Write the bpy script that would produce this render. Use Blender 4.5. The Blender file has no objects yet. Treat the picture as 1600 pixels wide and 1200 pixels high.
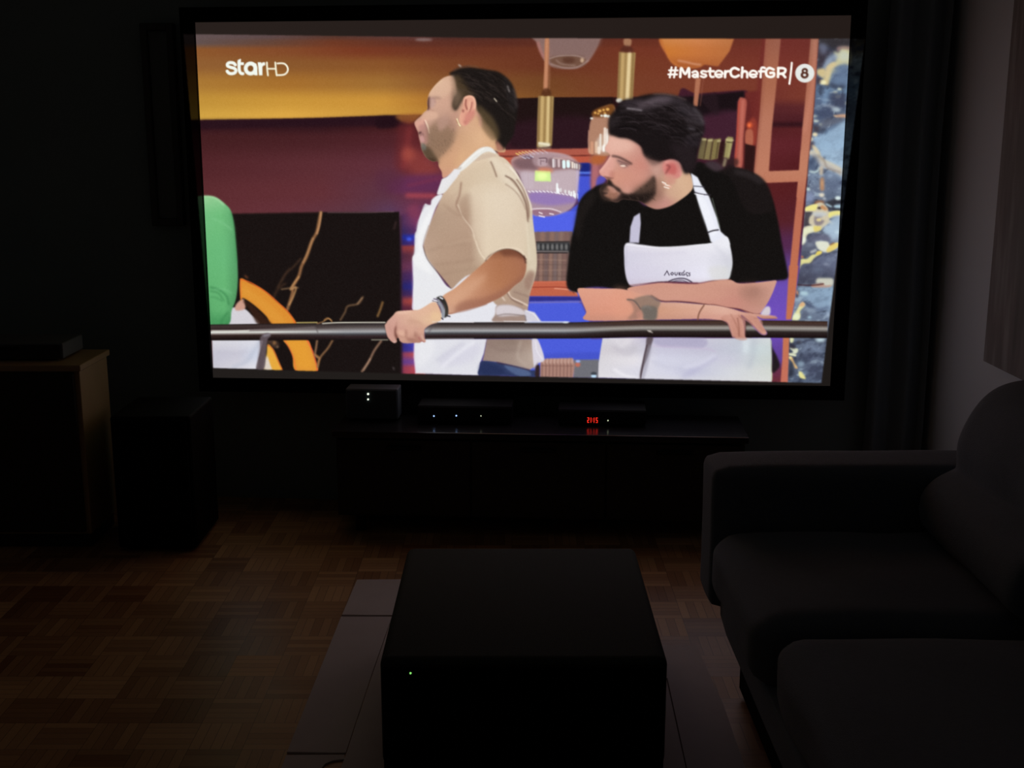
import bpy, bmesh, math, random
import numpy as np
from mathutils import Vector, Matrix, noise

SC = bpy.context.scene
COL = SC.collection
# ---------------- camera ----------------
F_PX, PITCH, CAM_H = 1850.0, math.radians(12.2), 1.35
cam_data = bpy.data.cameras.new('camera')
cam_data.sensor_width = 36.0
cam_data.lens = 36.0*F_PX/1600.0
cam_data.clip_start = 0.05
cam = bpy.data.objects.new('camera', cam_data)
cam.location = (0, 0, CAM_H)
cam.rotation_euler = (math.radians(90) - PITCH, 0, 0)
COL.objects.link(cam)
SC.camera = cam
# ---------------- world and exposure: a dark room at night ----------------
world = bpy.data.worlds.new('night')
SC.world = world
world.use_nodes = True
world.node_tree.nodes['Background'].inputs[0].default_value = (0.75, 0.85, 1.0, 1)
world.node_tree.nodes['Background'].inputs[1].default_value = 0.001
SC.view_settings.view_transform = 'Standard'
SC.view_settings.look = 'None'
SC.view_settings.exposure = 0.0
SC.view_settings.gamma = 1.0
SC.view_settings.use_curve_mapping = False
# the room has no lamp on: the projected picture and the device lights are its only lights

# ---------------- photo <-> room ----------------
CP, SP = math.cos(PITCH), math.sin(PITCH)
def ray(x, y):
    a, b = (x-800)/F_PX, (600-y)/F_PX
    return Vector((a, CP + b*SP, -SP + b*CP))
def at_z(x, y, z):
    d = ray(x, y); t = (z-CAM_H)/d.z
    return Vector((d.x*t, d.y*t, z))
def at_y(x, y, Y):
    d = ray(x, y); t = Y/d.y
    return Vector((d.x*t, Y, CAM_H + d.z*t))
def project(p):
    "arrays of world points (n,3) -> photo pixels"
    X, Y, Z = p[:, 0], p[:, 1], p[:, 2]-CAM_H
    zc = Y*CP - Z*SP; up = Y*SP + Z*CP
    return 800 + F_PX*X/zc, 600 - F_PX*up/zc
# ---- the television picture, drawn as flat colour into an array ----
X0, Y0, PW, PH = 280, 15, 1072, 600
PIC = np.zeros((PH, PW, 3))
CROPS = dict(A=(290,20,4.571), B=(290,260,3.3333), C=(590,60,5), D=(590,280,3.75), E=(790,50,4.8), F=(1060,50,4.8),
             G=(880,250,3.3333), H=(640,90,8), I=(920,140,6.315), J=(590,440,10), K=(960,420,5.714), L=(1225,55,6.6667),
             M=(1225,235,6.6667), N=(1215,415,6.154), O=(790,220,8.571), P=(340,80,12.31), Q=(1035,85,6.4),
             R=(820,320,4.286), S=(610,180,2.857), U=(1080,180,8), V=(300,480,4.706), Z=(0,0,1))
def pts(c, s):
    a = np.array([float(t) for t in s.replace(',', ' ').split()]).reshape(-1, 2)
    ox, oy, k = CROPS[c]
    return a / k + np.array([ox - X0, oy - Y0])
def smooth(p, closed=True, n=6):
    m = len(p)
    if m < 3: return p
    out = []
    t = np.linspace(0, 1, n, endpoint=False)[:, None]
    for i in range(m if closed else m - 1):
        if closed: a, b, c, d = p[i-1], p[i], p[(i+1) % m], p[(i+2) % m]
        else: a, b, c, d = p[max(i-1, 0)], p[i], p[i+1], p[min(i+2, m-1)]
        out.append(.5*((2*b) + (c-a)*t + (2*a-5*b+4*c-d)*t*t + (3*b-a-3*c+d)*t**3))
    if not closed: out.append(p[-1:])
    return np.concatenate(out)
def fill(p, SS=3):
    m = np.zeros((PH*SS, PW))
    q = np.roll(p, -1, 0)
    cols = np.arange(PW)[None, :] + 1.0
    for (x0, y0), (x1, y1) in zip(p, q):
        if y0 == y1: continue
        s = 1 if y1 > y0 else -1
        if s < 0: x0, y0, x1, y1 = x1, y1, x0, y0
        r0 = max(0, int(np.ceil(y0*SS - .5))); r1 = min(PH*SS, int(np.ceil(y1*SS - .5)))
        if r1 <= r0: continue
        yy = (np.arange(r0, r1) + .5) / SS
        xc = x0 + (yy - y0) * (x1 - x0) / (y1 - y0)
        lo = int(max(0, min(PW, np.floor(xc.min()))))
        hi = int(max(0, min(PW, np.ceil(xc.max()) + 1)))
        m[r0:r1, lo:hi] += s*np.clip(cols[:, lo:hi] - xc[:, None], 0, 1)
        m[r0:r1, hi:] += s
    return np.clip(np.abs(m).reshape(PH, SS, PW).mean(1), 0, 1)
def blur(m, r):
    if r <= .25: return m
    n = int(np.ceil(r*2.6)); k = np.exp(-.5*(np.arange(-n, n+1)/r)**2); k /= k.sum()
    ys, xs = np.nonzero(m > 1e-4)
    if len(ys) == 0: return m
    a, b, c, d = max(0, ys.min()-n), min(PH, ys.max()+n+1), max(0, xs.min()-n), min(PW, xs.max()+n+1)
    s = np.pad(m[a:b, c:d], n, mode='edge' if False else 'constant')
    s = sum(k[i]*s[i:i+b-a] for i in range(2*n+1))
    s = sum(k[i]*s[:, i:i+d-c] for i in range(2*n+1))
    o = np.zeros_like(m); o[a:b, c:d] = s
    return o
def colgrid(g):
    "g: list of rows (y, [(x, r, g, b), ...]) in photograph pixels -> colour field"
    xs = np.arange(PW) + X0; rows = []; ys = []
    for y, st in g:
        st = np.array(st, float)
        rows.append(np.stack([np.interp(xs, st[:, 0], st[:, j]) for j in (1, 2, 3)], -1)); ys.append(y)
    rows = np.array(rows); yy = np.arange(PH) + Y0
    idx = np.clip(np.searchsorted(ys, yy) - 1, 0, len(ys)-2)
    t = np.clip([(yy[i]-ys[idx[i]])/(ys[idx[i]+1]-ys[idx[i]]) for i in range(PH)], 0, 1)
    t = (t*t*(3-2*t))[:, None, None]
    return rows[idx]*(1-t) + rows[idx+1]*t
CLIP = [None]
def lay(m, col, a=1.0):
    global PIC
    if CLIP[0] is not None: m = m*CLIP[0]
    m = (m*a)[..., None]
    PIC = PIC*(1-m) + (np.array(col, float) if not isinstance(col, np.ndarray) else col)*m
def P(c, s, col, b=.7, a=1.0, sm=True, keep=False):
    p = pts(c, s); p = smooth(p) if sm else p
    m = blur(fill(p), b)
    lay(m, col, a)
    return m
def S(c, s, w, col, b=.5, a=1.0, sm=True):
    "brush stroke of width w photo pixels"
    p = pts(c, s); p = smooth(p, False) if sm else p
    m = np.zeros((PH, PW)); r = w/2
    for i in range(len(p)-1):
        u, v = p[i], p[i+1]
        a0, b0 = int(max(0, min(u[1], v[1])-r-2)), int(min(PH, max(u[1], v[1])+r+3))
        c0, d0 = int(max(0, min(u[0], v[0])-r-2)), int(min(PW, max(u[0], v[0])+r+3))
        if b0 <= a0 or d0 <= c0: continue
        gy, gx = np.mgrid[a0:b0, c0:d0] + .5
        dv = v-u; L = (dv**2).sum() + 1e-9
        t = np.clip(((gx-u[0])*dv[0] + (gy-u[1])*dv[1])/L, 0, 1)
        d = np.hypot(gx-u[0]-t*dv[0], gy-u[1]-t*dv[1])
        m[a0:b0, c0:d0] = np.maximum(m[a0:b0, c0:d0], np.clip(r+.5-d, 0, 1)*min(1, w))
    lay(blur(m, b), col, a)
def E(c, x, y, rx, ry, col, b=.7, a=1.0, rot=0):
    k = CROPS[c][2]; t = np.linspace(0, 2*np.pi, 28, endpoint=False)
    ca, sa = np.cos(rot), np.sin(rot)
    px, py = rx*np.cos(t), ry*np.sin(t)
    q = np.stack([x+px*ca-py*sa, y+px*sa+py*ca], 1)/k + np.array([CROPS[c][0]-X0, CROPS[c][1]-Y0])
    m = blur(fill(q), b); lay(m, col, a); return m
# wall and ceiling beams of the studio
BG = colgrid([
 (56, [(300,98,80,80),(420,92,70,70),(520,88,52,42),(640,92,54,50),(700,74,40,36),(800,84,44,36),(1000,92,40,32),(1100,100,42,34),(1300,104,44,38)]),
 (66, [(300,96,78,76),(420,100,66,52),(520,112,54,32),(640,96,46,34),(800,92,42,30),(1000,106,46,30),(1300,110,44,36)]),
 (78, [(300,142,84,38),(450,132,70,36),(560,122,54,30),(700,108,50,32),(850,108,50,30),(1000,116,50,32),(1300,114,44,38)]),
 (100,[(300,146,92,44),(450,138,84,38),(600,138,80,36),(700,122,64,34),(850,108,50,30),(1000,118,54,32),(1300,122,48,40)]),
 (130,[(300,172,118,44),(450,168,108,38),(600,160,106,44),(680,140,84,40),(850,116,66,32),(960,118,58,34),(1100,122,56,38),(1300,124,50,40)]),
 (158,[(300,194,142,48),(450,204,146,48),(600,204,142,48),(680,176,112,40),(850,124,74,34),(960,122,62,34),(1300,118,48,36)]),
 (182,[(300,208,158,56),(450,222,164,58),(600,204,146,52),(680,190,130,46),(850,124,74,34),(1300,110,42,34)]),
 (200,[(300,200,150,56),(1300,100,40,34)])])
lay(np.ones((PH, PW)), BG)
# wine red wall below the beam
RD = colgrid([
 (178,[(300,44,18,28),(600,40,18,26),(680,60,24,26),(820,34,18,18),(1000,44,18,20),(1300,60,22,26)]),
 (196,[(300,56,22,28),(500,50,20,26),(620,70,26,28),(700,84,32,32),(820,36,18,20),(1300,90,36,34)]),
 (215,[(300,68,28,30),(500,72,30,34),(620,80,32,38),(700,90,36,36),(820,44,20,26),(1300,100,40,36)]),
 (260,[(300,82,34,38),(500,92,42,48),(610,96,44,56),(650,118,48,56),(820,60,28,40),(1300,96,36,36)]),
 (300,[(300,92,40,44),(500,98,44,50),(600,92,48,64),(650,104,44,66),(820,70,36,60),(1300,92,34,36)]),
 (335,[(300,96,42,46),(450,100,46,54),(560,92,50,64),(610,88,54,86),(650,110,48,78),(820,80,60,140),(1300,90,32,38)]),
 (600,[(300,60,30,30),(650,70,40,70),(820,80,80,200),(1300,90,36,50)])])
m = fill(pts('Z', '290 188 400 186 500 184 590 181 640 180 668 179 700 180 760 178 800 154 860 152 957 152 1060 150 1162 142 1172 160 1200 400 1340 400 1340 640 290 640'))
lay(blur(m, .8), RD)
P('A','60 768 800 760 1500 738 1600 800 1560 812 1200 812 700 815 60 830',(38,16,26),2.2,.8)
P('C','0 615 170 610 230 640 150 690 0 700',(34,14,22),2,.9)
P('C','150 598 345 588 320 625 250 668 170 640',(160,92,40),2,.8)
P('C','170 660 300 680 360 1000 240 1060 140 1000 150 800',(104,34,38),4,.6)
P('C','205 880 300 870 420 960 480 1060 330 1085 230 1000',(140,56,52),5,.8)
P('C','150 1090 480 1060 520 1110 480 1200 100 1200',(98,40,84),4,.75)
P('C','0 1040 200 1050 150 1200 0 1200',(88,40,62),5,.6)
S('C','240 1150 500 1090',5,(122,44,72),2,.6)
S('A','1600 830 1560 1100',9,(150,52,52),4,.5)
E('A',1590,1010,46,50,(176,76,60),4.5,.6)
# black stone block with gold veins
BLK = P('B','236 246 700 238 930 238 1112 236 1124 500 1128 1120 140 1120 150 700',(25,18,17),.9,1,False)
S('B','740 240 930 240 1085 236',1.2,(150,110,116),.8,.6)
S('B','250 246 690 240',1.4,(70,36,36),.8,.6)
G1=(146,98,60); G2=(176,124,78)
S('B','704 240 694 290 682 345 655 395 630 470 604 520 590 570 560 625 555 665 530 745',4.6,G1,1.1,.95)
S('B','706 240 698 300 684 350',3,(196,140,92),.8,.8)
S('B','664 375 640 440 612 500',3,G2,.9,.8)
S('B','590 575 545 640 575 630 560 680 540 720',2.6,(190,136,82),.9,.85)
S('B','600 480 560 525 520 560 480 630',3,(84,56,38),1.3,.6)
S('B','520 610 480 640 455 690 440 730',3,(90,58,38),1.6,.55)
S('B','540 530 500 600',2,(70,46,34),1.4,.5)
S('B','500 640 560 632 585 632',2.4,(160,120,80),.9,.6)
S('B','924 680 900 715 845 728 830 760 806 800',2.6,(120,88,60),1,.85)
S('B','895 715 918 685',2.2,(160,120,86),.8,.8)
S('B','1026 708 1014 745 1000 780',3.4,(130,92,50),1,.95)
S('B','1096 290 1086 325',3,(66,44,44),1.4,.7)
S('B','722 800 740 790 760 802',1.8,(176,120,66),.7,.9)
# studio wall seen beside the block, blurred red and blue bars
ST = colgrid([(330,[(620,80,40,80),(655,96,44,80)]),(345,[(620,60,40,80),(655,130,54,96)]),(362,[(620,40,36,84),(655,96,44,96)]),(370,[(620,30,36,120),(655,40,50,190)]),
 (380,[(620,30,30,90),(655,84,44,130)]),(386,[(620,130,48,54),(655,150,60,60)]),(400,[(620,70,34,56),(655,110,48,66)]),(416,[(620,96,44,66),(655,104,50,90)]),
 (432,[(620,56,32,70),(655,80,44,110)]),(448,[(620,30,28,90),(655,50,44,140)]),(458,[(620,50,30,70),(655,70,44,110)]),(470,[(620,120,46,56),(655,190,72,60)]),
 (482,[(620,80,30,52),(655,110,44,60)]),(500,[(620,60,28,50),(655,90,40,60)]),(536,[(620,34,32,100),(655,70,66,200)]),(546,[(620,40,34,110),(655,70,60,180)]),
 (553,[(620,110,48,90),(655,200,76,80)]),(565,[(620,90,50,120),(655,120,66,150)]),(575,[(620,130,48,76),(655,190,70,80)]),(600,[(620,130,40,60),(655,180,56,60)])])
lay(blur(fill(pts('Z','627 336 660 320 664 420 664 600 628 600')),1.6), ST)
S('B','1120 260 1122 560 1126 1100',3,(46,26,40),1.5,.7)
S('D','175 95 330 98',7,(176,66,76),2.5,.8)
E('D',215,190,42,40,(140,56,84),4,.7)
E('D',185,352,16,10,(60,90,240),1.5,.9)
# between the two cooks: dark recess, shelf edge, blue back panels
P('Z','790 155 958 152 960 230 800 228',(32,18,18),1.2,1,False)
P('E','60 690 620 640 640 870 60 870',(48,22,32),5,.8)
P('E','-60 884 640 872 650 890 640 925 -60 930',(176,84,66),.8,1,False)
S('E','-40 934 640 925',1.2,(130,44,28),.6)
P('E','-60 938 640 930 650 984 560 990 0 1010 -60 1000',(190,82,58),.8,1,False)
P('O','940 300 1180 306 1180 700 900 900 800 1000 380 1000 360 1900 1000 1900 1000 900 940 700',(62,78,214),1,1,False)
P('Z','828 330 905 330 905 600 828 600',(74,92,236),1,1,False)
P('O','980 310 1140 306 1150 400 985 410',(24,34,120),1.2)
S('O','985 425 1140 428',1.6,(90,140,230),.7)
S('O','985 460 1140 462',2.4,(28,34,110),1,.9)
P('E','640 930 770 920 790 1000 700 1180 640 1180 640 1000',(150,84,92),2,1)
P('E','655 1000 690 1000 690 1180 650 1180',(182,104,108),1.2,.8)
P('E','690 1090 760 1080 720 1160 680 1180',(74,72,190),1.5,.9)
P('E','640 930 760 915 730 985 650 990',(186,96,44),2.5,.9)
S('E','545 1100 548 1200',2,(110,110,230),.8,.7)
# bookcase in the middle
P('R','60 182 320 178 330 250 310 520 60 520',(128,98,90),.8,1,False)
for i,(x,c) in enumerate([(80,(120,92,84)),(112,(150,112,96)),(146,(104,84,84)),(176,(146,110,94)),(206,(112,96,98)),(238,(140,112,100)),(268,(120,88,82)),(300,(96,76,74))]):
    S('R',f'{x+8} 190 {x+6} 246',5.5,c,1.2,.55); S('R',f'{x} 325 {x-4} 512',6,c,1.4,.65)
    S('R',f'{x+14} 330 {x+10} 512',1.3,(84,60,54),.9,.6)
P('R','76 252 300 248 320 320 78 320',(62,62,64),1,1,False)
for i in range(7):
    E('R',92+i*31,282,9,20,(128,126,124),.9,.75); S('R',f'{107+i*31} 262 {107+i*31} 302',1.2,(24,24,26),.7,.8)
S('R','78 250 300 247',1.6,(40,36,36),.6); S('R','80 312 290 314',1.6,(170,150,146),.7,.6); S('R','80 322 285 322',1.4,(36,30,32),.6)
S('R','84 366 280 372',1.2,(182,146,124),.8,.5); S('R','84 440 280 436',1.2,(182,146,124),.8,.4); S('R','84 475 280 480',1,(90,66,58),.8,.6); S('R','84 400 280 402',1,(80,62,56),.8,.5)
P('R','40 512 285 510 300 575 345 580 360 616 20 612',(196,94,66),.7,1,False)
S('R','45 552 280 554 330 592',1.2,(150,54,40),.5); S('R','50 520 280 516',1.3,(220,112,84),.7,.7); S('R','200 560 300 570 350 594',1.6,(236,160,132),.7,.8)
P('R','20 614 370 614 380 642 30 648',(44,44,140),.9,1,False); S('R','30 655 375 650',2.2,(112,104,176),.8)
P('R','20 664 380 660 430 780 440 900 520 900 520 1060 90 1060 20 700',(68,86,222),.9,1,False)
P('R','120 1000 500 990 500 1040 120 1040',(56,70,190),2,.5)
P('R','325 1038 500 1036 500 1160 325 1160',(108,108,116),1,1,False)
P('R','105 1050 140 1030 320 1026 335 1070 325 1160 100 1160',(170,126,112),.9,1,False)
for i in range(9): S('R',f'{118+i*24} 1060 {116+i*24} 1150',1.3,(112,76,70),.8,.75); S('R',f'{128+i*24} 1035 {124+i*24} 1060',2.4,(214,180,166),.9,.6)
S('R','105 1078 325 1080',1,(110,70,64),.7,.6)
E('R',354,1070,18,16,(190,104,84),1); E('R',356,1048,16,8,(150,180,250),.9)
E('R',462,1148,18,12,(190,226,255),.9); E('R',462,1130,20,10,(20,30,40),.8,.6)
# right hand side: dark cupboard, ledger books, copper posts
P('F','0 476 150 462 490 438 505 470 470 500 440 600 430 820 430 1200 0 1200',(66,26,40),1.1)
P('F','0 486 180 478 492 444 500 480 440 520 440 596 250 640 180 640',(26,16,20),1.3,1,False)
P('F','160 640 440 590 436 800 160 800',(64,30,46),3,.8)
P('Z','1064 152 1085 150 1120 180 1120 148 1110 146',(40,24,30),1.5,.7)
P('F','500 450 610 440 600 1200 480 1200',(108,36,34),1.4,.9,False)
P('F','630 50 660 50 600 720 560 720',(114,40,36),2,.8,False)
P('F','520 700 560 640 590 700 580 840 520 840',(170,62,44),1.6,.6)
P('F','508 740 556 740 556 850 504 838',(176,92,68),1)
E('F',534,698,22,22,(214,84,44),1.8); E('F',532,700,10,12,(250,110,60),1)
P('F','500 838 578 856 572 1100 490 1100',(46,20,20),1,1,False)
P('F','450 520 486 494 512 520 505 620 488 800 478 1010 420 1010 436 780',(176,84,70),1,1)
S('F','484 520 474 700 456 1000',4,(206,112,94),1.2,.6); S('F','455 520 440 760 424 990',2,(190,60,44),1,.7)
BK=(122,106,66)
for q,c in [('170 790 215 800 195 955 140 950',(110,96,62)),('222 800 262 798 238 960 184 955',(130,114,72)),('262 806 320 796 296 950 240 962',(128,112,66)),('356 800 372 784 412 790 404 830 380 950 330 940 345 850',(150,138,86))]:
    P('F',q,c,.9,1,False)
for q in ['214 808 190 950','258 812 236 955','300 820 282 945']: S('F',q,2,(70,54,36),.8,.8)
for q in ['362 808 408 812','226 814 252 812','296 818 312 816','180 806 205 806']: S('F',q,3,(196,184,128),.8,.8)
S('F','395 830 372 950',4,(168,158,100),.8,.8)
S('F','362 826 402 830',1,(50,40,30),.5); S('F','352 840 336 950',2,(60,44,34),.8,.7)
P('F','318 830 348 830 332 950 300 960',(46,22,22),1,.9)
S('F','352 955 340 1000',5,(150,128,100),1.2,.8); P('F','300 958 440 950 430 1010 300 1000',(44,28,28),2,.7); S('F','352 960 342 1000',4.5,(146,128,100),1.2,.8)
# framed panels
P('F','740 50 1000 50 940 1040 680 1040',(104,38,36),.8,1,False)
PN = colgrid([(56,[(1180,112,42,36),(1280,110,44,38)]),(120,[(1180,122,48,38),(1280,122,52,40)]),(150,[(1180,110,44,38),(1280,126,56,40)]),(170,[(1180,84,32,36),(1280,92,36,38)]),
  (186,[(1180,80,30,34),(1280,76,28,34)]),(194,[(1180,56,20,26),(1280,50,18,24)]),(202,[(1180,84,28,32),(1280,92,32,34)]),(225,[(1180,98,34,40),(1280,92,30,36)]),(262,[(1180,92,30,34),(1280,80,24,28)]),
  (290,[(1180,90,28,30),(1280,84,26,30)]),(340,[(1180,88,30,34),(1280,84,30,40)]),(380,[(1180,84,36,70),(1280,80,38,80)]),(420,[(1180,90,56,130),(1280,96,62,150)]),
  (450,[(1180,100,70,180),(1280,104,70,180)]),(505,[(1180,110,74,196),(1280,106,68,178)]),(560,[(1180,90,60,160),(1280,96,56,130)]),(580,[(1180,100,40,70),(1280,110,44,64)]),(600,[(1180,104,40,48),(1280,116,46,54)])])
lay(blur(fill(pts('Z','1210 60 1268 60 1254 268 1262 280 1246 600 1170 600 1190 300 1202 270')),.8), PN)
CO = colgrid([(56,[(1190,150,84,64),(1290,160,104,84)]),(120,[(1190,168,98,70),(1290,176,106,82)]),(200,[(1190,184,114,88),(1290,184,110,86)]),(262,[(1190,190,118,90),(1290,194,122,92)]),
  (320,[(1190,186,104,76),(1290,186,102,78)]),(450,[(1190,196,108,72),(1290,196,106,72)]),(520,[(1190,196,112,74),(1290,200,110,76)]),(600,[(1190,196,104,84),(1290,202,108,84)])])
lay(blur(fill(pts('F','655 48 768 48 735 400 700 740 678 1045 690 1120 640 1130 565 1075 610 620')),.9), CO)
lay(blur(fill(pts('F','992 48 1052 48 1010 600 985 860 960 1080 940 1240 885 1240 905 1040 930 720 960 420')),.9), CO)
lay(blur(fill(pts('F','640 1045 930 1035 925 1122 655 1132')),.8), CO)
lay(blur(fill(pts('M','175 0 250 0 238 240 200 600 160 1010 140 1220 60 1220 110 700 150 330')),.8), CO)
lay(blur(fill(pts('N','110 0 200 0 170 340 130 520 80 520')),.8), CO)
lay(blur(fill(pts('N','52 690 118 690 116 900 102 1128 28 1128 45 900')),.8), CO)
S('F','660 60 640 400 600 800 570 1060',3,(150,80,64),1.5,.5)
S('L','322 60 300 500 215 1000',5,(206,130,106),2,.45)
# blue-grey marble pillar
MB = colgrid([(56,[(1260,70,66,70),(1300,52,46,50),(1345,48,44,40)]),(75,[(1260,78,78,92),(1300,70,68,84),(1345,96,92,80)]),(100,[(1260,70,74,92),(1300,108,120,140),(1345,120,140,150)]),
 (140,[(1250,70,84,112),(1300,100,128,160),(1345,96,124,150)]),(170,[(1250,96,116,150),(1300,64,74,100),(1345,110,130,152)]),(200,[(1250,84,100,130),(1300,96,112,138),(1345,130,158,184)]),
 (230,[(1250,104,124,156),(1300,150,184,214),(1345,160,196,224)]),(262,[(1250,92,106,134),(1300,160,186,208),(1345,160,190,214)]),(300,[(1240,92,100,124),(1300,104,118,142),(1345,128,150,176)]),
 (340,[(1240,120,128,150),(1300,120,132,154),(1345,150,170,190)]),(360,[(1240,100,104,122),(1300,170,190,208),(1345,160,184,204)]),(385,[(1240,96,104,126),(1300,104,112,136),(1345,150,168,190)]),
 (420,[(1230,84,90,112),(1300,92,98,122),(1345,120,130,150)]),(440,[(1230,64,66,84),(1300,78,82,102),(1345,90,96,112)]),(452,[(1230,120,140,160),(1300,134,162,188),(1345,134,162,188)]),
 (475,[(1230,96,106,130),(1300,130,156,184),(1345,130,156,184)]),(498,[(1230,100,112,132),(1300,100,114,140),(1345,110,126,150)]),(530,[(1230,92,104,128),(1300,104,118,142),(1345,120,134,158)]),
 (560,[(1230,84,94,116),(1300,92,104,128),(1345,96,110,134)]),(600,[(1220,72,84,108),(1300,90,104,128),(1345,96,110,134)])])
MM = blur(fill(pts('Z','1280 58 1352 58 1346 130 1300 600 1231 600 1234 520 1250 420 1258 330 1264 250 1270 200')),.8)
lay(MM, MB)
CLIP[0] = MM
rs = np.random.RandomState(7)
def octave(sx, sy):
    g = rs.rand(PH//sy+3, PW//sx+3); yy = np.arange(PH)/sy; xx = (np.arange(PW)[None]+np.arange(PH)[:, None]*.35)/sx % (g.shape[1]-2)
    iy = yy.astype(int)[:, None]; ty = (yy-yy.astype(int))[:, None]; ix = xx.astype(int); tx = xx-ix
    tx, ty = tx*tx*(3-2*tx), ty*ty*(3-2*ty)
    return g[iy, ix]*(1-tx)*(1-ty)+g[iy, ix+1]*tx*(1-ty)+g[iy+1, ix]*(1-tx)*ty+g[iy+1, ix+1]*tx*ty
nz = octave(15, 10)*.5 + octave(8, 6)*.3 + octave(4, 3)*.2
lay(np.clip((nz-.50)*5, 0, 1)*.75, (50,56,76)); lay(np.clip((.38-nz)*6, 0, 1)*.5, (180,202,216))
P('L','440 1010 560 930 640 880 640 1200 330 1200 300 1100 380 1040',(146,176,204),3,.85); P('M','380 0 620 0 610 150 500 120 420 80',(150,178,204),3,.8)
D1=(52,50,62); CR=(222,206,148); CR2=(206,200,170)
P('L','360 40 690 40 690 130 600 110 520 150 480 130 400 100',(50,46,50),3,.9)
P('L','360 140 470 160 440 240 400 330 350 340',(54,44,52),3,.8)
P('L','375 90 450 110 430 200 380 180',(112,120,146),3,.7)
P('L','520 170 570 185 600 130 690 150 690 300 600 310 540 330 520 350 590 380 500 390 480 470 420 500 440 380 480 300 540 270',(204,196,146),2,.95)
P('L','560 120 690 120 690 150 600 148 560 175',(150,116,110),1.6,.8)
P('L','590 160 680 190 680 260 580 260',(190,200,190),3,.7)
P('L','470 220 540 190 560 240 480 300 420 380 410 320',(146,164,188),2.5,.8)
P('L','345 360 420 350 440 400 420 440 470 470 460 520 390 500 370 470 420 460 350 410',(210,188,132),1.5,.95)
E('L',405,492,38,22,(236,230,180),1.3)
P('L','440 330 520 280 545 310 500 360 460 450 425 440',(212,190,140),1.6,.9)
P('L','340 440 370 440 380 490 340 520',(60,46,56),2,.9)
P('L','500 370 660 300 670 540 560 540 500 540 480 480 540 400',(96,118,150),3,.85)
P('L','480 490 560 520 640 520 620 560 500 555',(44,48,66),2.4,.7)
for x,y,w,h in [(578,562,24,14),(535,595,25,15),(560,642,32,18),(325,842,28,15),(335,893,30,15),(384,930,20,14),(645,708,14,20)]: E('L',x,y,w,h,(204,214,196),1.2,.95)
P('L','480 600 640 620 640 760 560 740 490 690',(58,62,86),3,.8)
S('L','415 730 480 740 560 775',4.5,(150,160,176),1.8,.8); E('L',540,778,50,24,(172,188,198),1.8,.9)
E('L',355,745,26,16,(136,158,176),1.8,.8); P('L','410 560 450 560 440 720 400 720',(120,150,184),3,.7)
P('L','520 840 600 825 645 828 645 858 560 858',(226,166,124),1.3,.95); S('L','520 835 550 850',2,(236,200,150),1,.8)
P('L','320 760 460 750 520 830 430 880 330 870',(66,76,104),3.5,.7)
P('L','410 880 540 860 640 860 560 930 430 960 350 1000 320 990',(92,96,112),3,.8)
P('L','300 940 360 950 350 1010 310 1000',(64,56,66),2,.85); S('L','430 1020 500 960 580 920',3,(84,110,146),2,.7)
for x,y,w,h in [(322,1034,28,20),(275,1084,26,24)]: E('L',x,y,w,h,(230,214,172),1.3)
P('L','265 1120 310 1110 300 1180 265 1200',(70,50,60),2,.8)
P('L','290 1150 330 1160 380 1240 330 1230',(222,200,156),1.5,.9)
# middle stretch
P('M','240 20 300 10 380 60 440 120 520 150 600 190 600 270 540 230 470 200 400 170 360 140 300 70',(190,182,172),2,.9)
S('M','250 30 330 20 400 100 470 130 590 200',4,(206,196,170),1.6,.8); S('M','360 60 420 110 450 180 590 230',2.5,(146,130,116),1.5,.8)
P('M','255 90 340 70 350 200 250 200',(70,84,112),3,.8); S('M','275 220 330 225 370 190',3,(186,208,206),1.2,.9)
S('M','390 180 390 240',6,(206,186,160),1.6,.9); S('M','400 300 398 400',6.5,(190,134,92),1.6,.95); E('M',400,340,14,30,(214,158,110),1.5,.8)
E('M',395,465,30,22,(224,214,192),1.3); E('M',425,500,20,14,(206,212,214),1.3,.9)
P('M','430 200 600 290 600 380 470 420 420 330',(84,96,124),3,.7); E('M',480,262,34,16,(150,170,196),2,.8)
P('M','440 430 600 450 600 480 560 480 540 505 440 520',(84,98,122),2.5,.7)
P('M','430 540 480 520 540 500 600 515 600 560 560 560 500 600 590 600 590 640 520 630 450 600 420 560',(42,42,50),1.8,.9)
E('M',562,497,30,20,(214,232,230),1.2); E('M',560,584,40,14,(170,204,216),1.2); S('M','440 560 490 585',3,(176,206,220),1.2,.9)
E('M',235,402,40,18,(206,226,214),1.3,.95,.2); P('M','215 430 300 440 310 540 215 540',(140,154,190),3,.7)
P('M','205 600 290 570 380 540 400 530 380 620 290 660 280 780 195 780',(62,54,60),1.8,.85)
P('M','320 540 360 520 420 530 410 560 460 620 420 640 330 580',(140,84,50),1.5,.9)
P('M','350 545 400 545 450 600 470 640 560 630 590 640 580 680 500 700 470 720 520 760 500 780 470 760 380 830 320 850 250 870 215 960 205 985 150 980 140 950 155 860 180 820 240 790 290 780 260 760 265 700 300 660 290 640 180 635 200 610 290 570 330 560',(208,196,166),1.1,.97)
P('M','180 630 200 605 290 568 350 565 330 620 270 628',(236,226,130),1,1); P('M','470 650 530 632 585 634 585 668 520 680 470 700',(232,222,126),1,1)
E('M',190,930,40,50,(226,234,214),1.5); P('M','155 850 240 800 330 790 380 790 320 840 240 870 200 900',(224,226,190),1.4)
P('M','310 790 380 790 380 830 320 850',(226,206,104),1,.9); E('M',370,600,24,14,(70,60,56),1); P('M','320 680 380 670 400 690 340 720 420 730 380 780 320 770',(128,116,124),1.3,.85)
P('M','300 650 380 640 450 660 400 690 330 690',(190,196,200),1.3,.8); E('M',362,725,26,14,(224,204,140),1); P('M','400 570 450 610 430 625 380 600',(196,134,84),1,.9)
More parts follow.
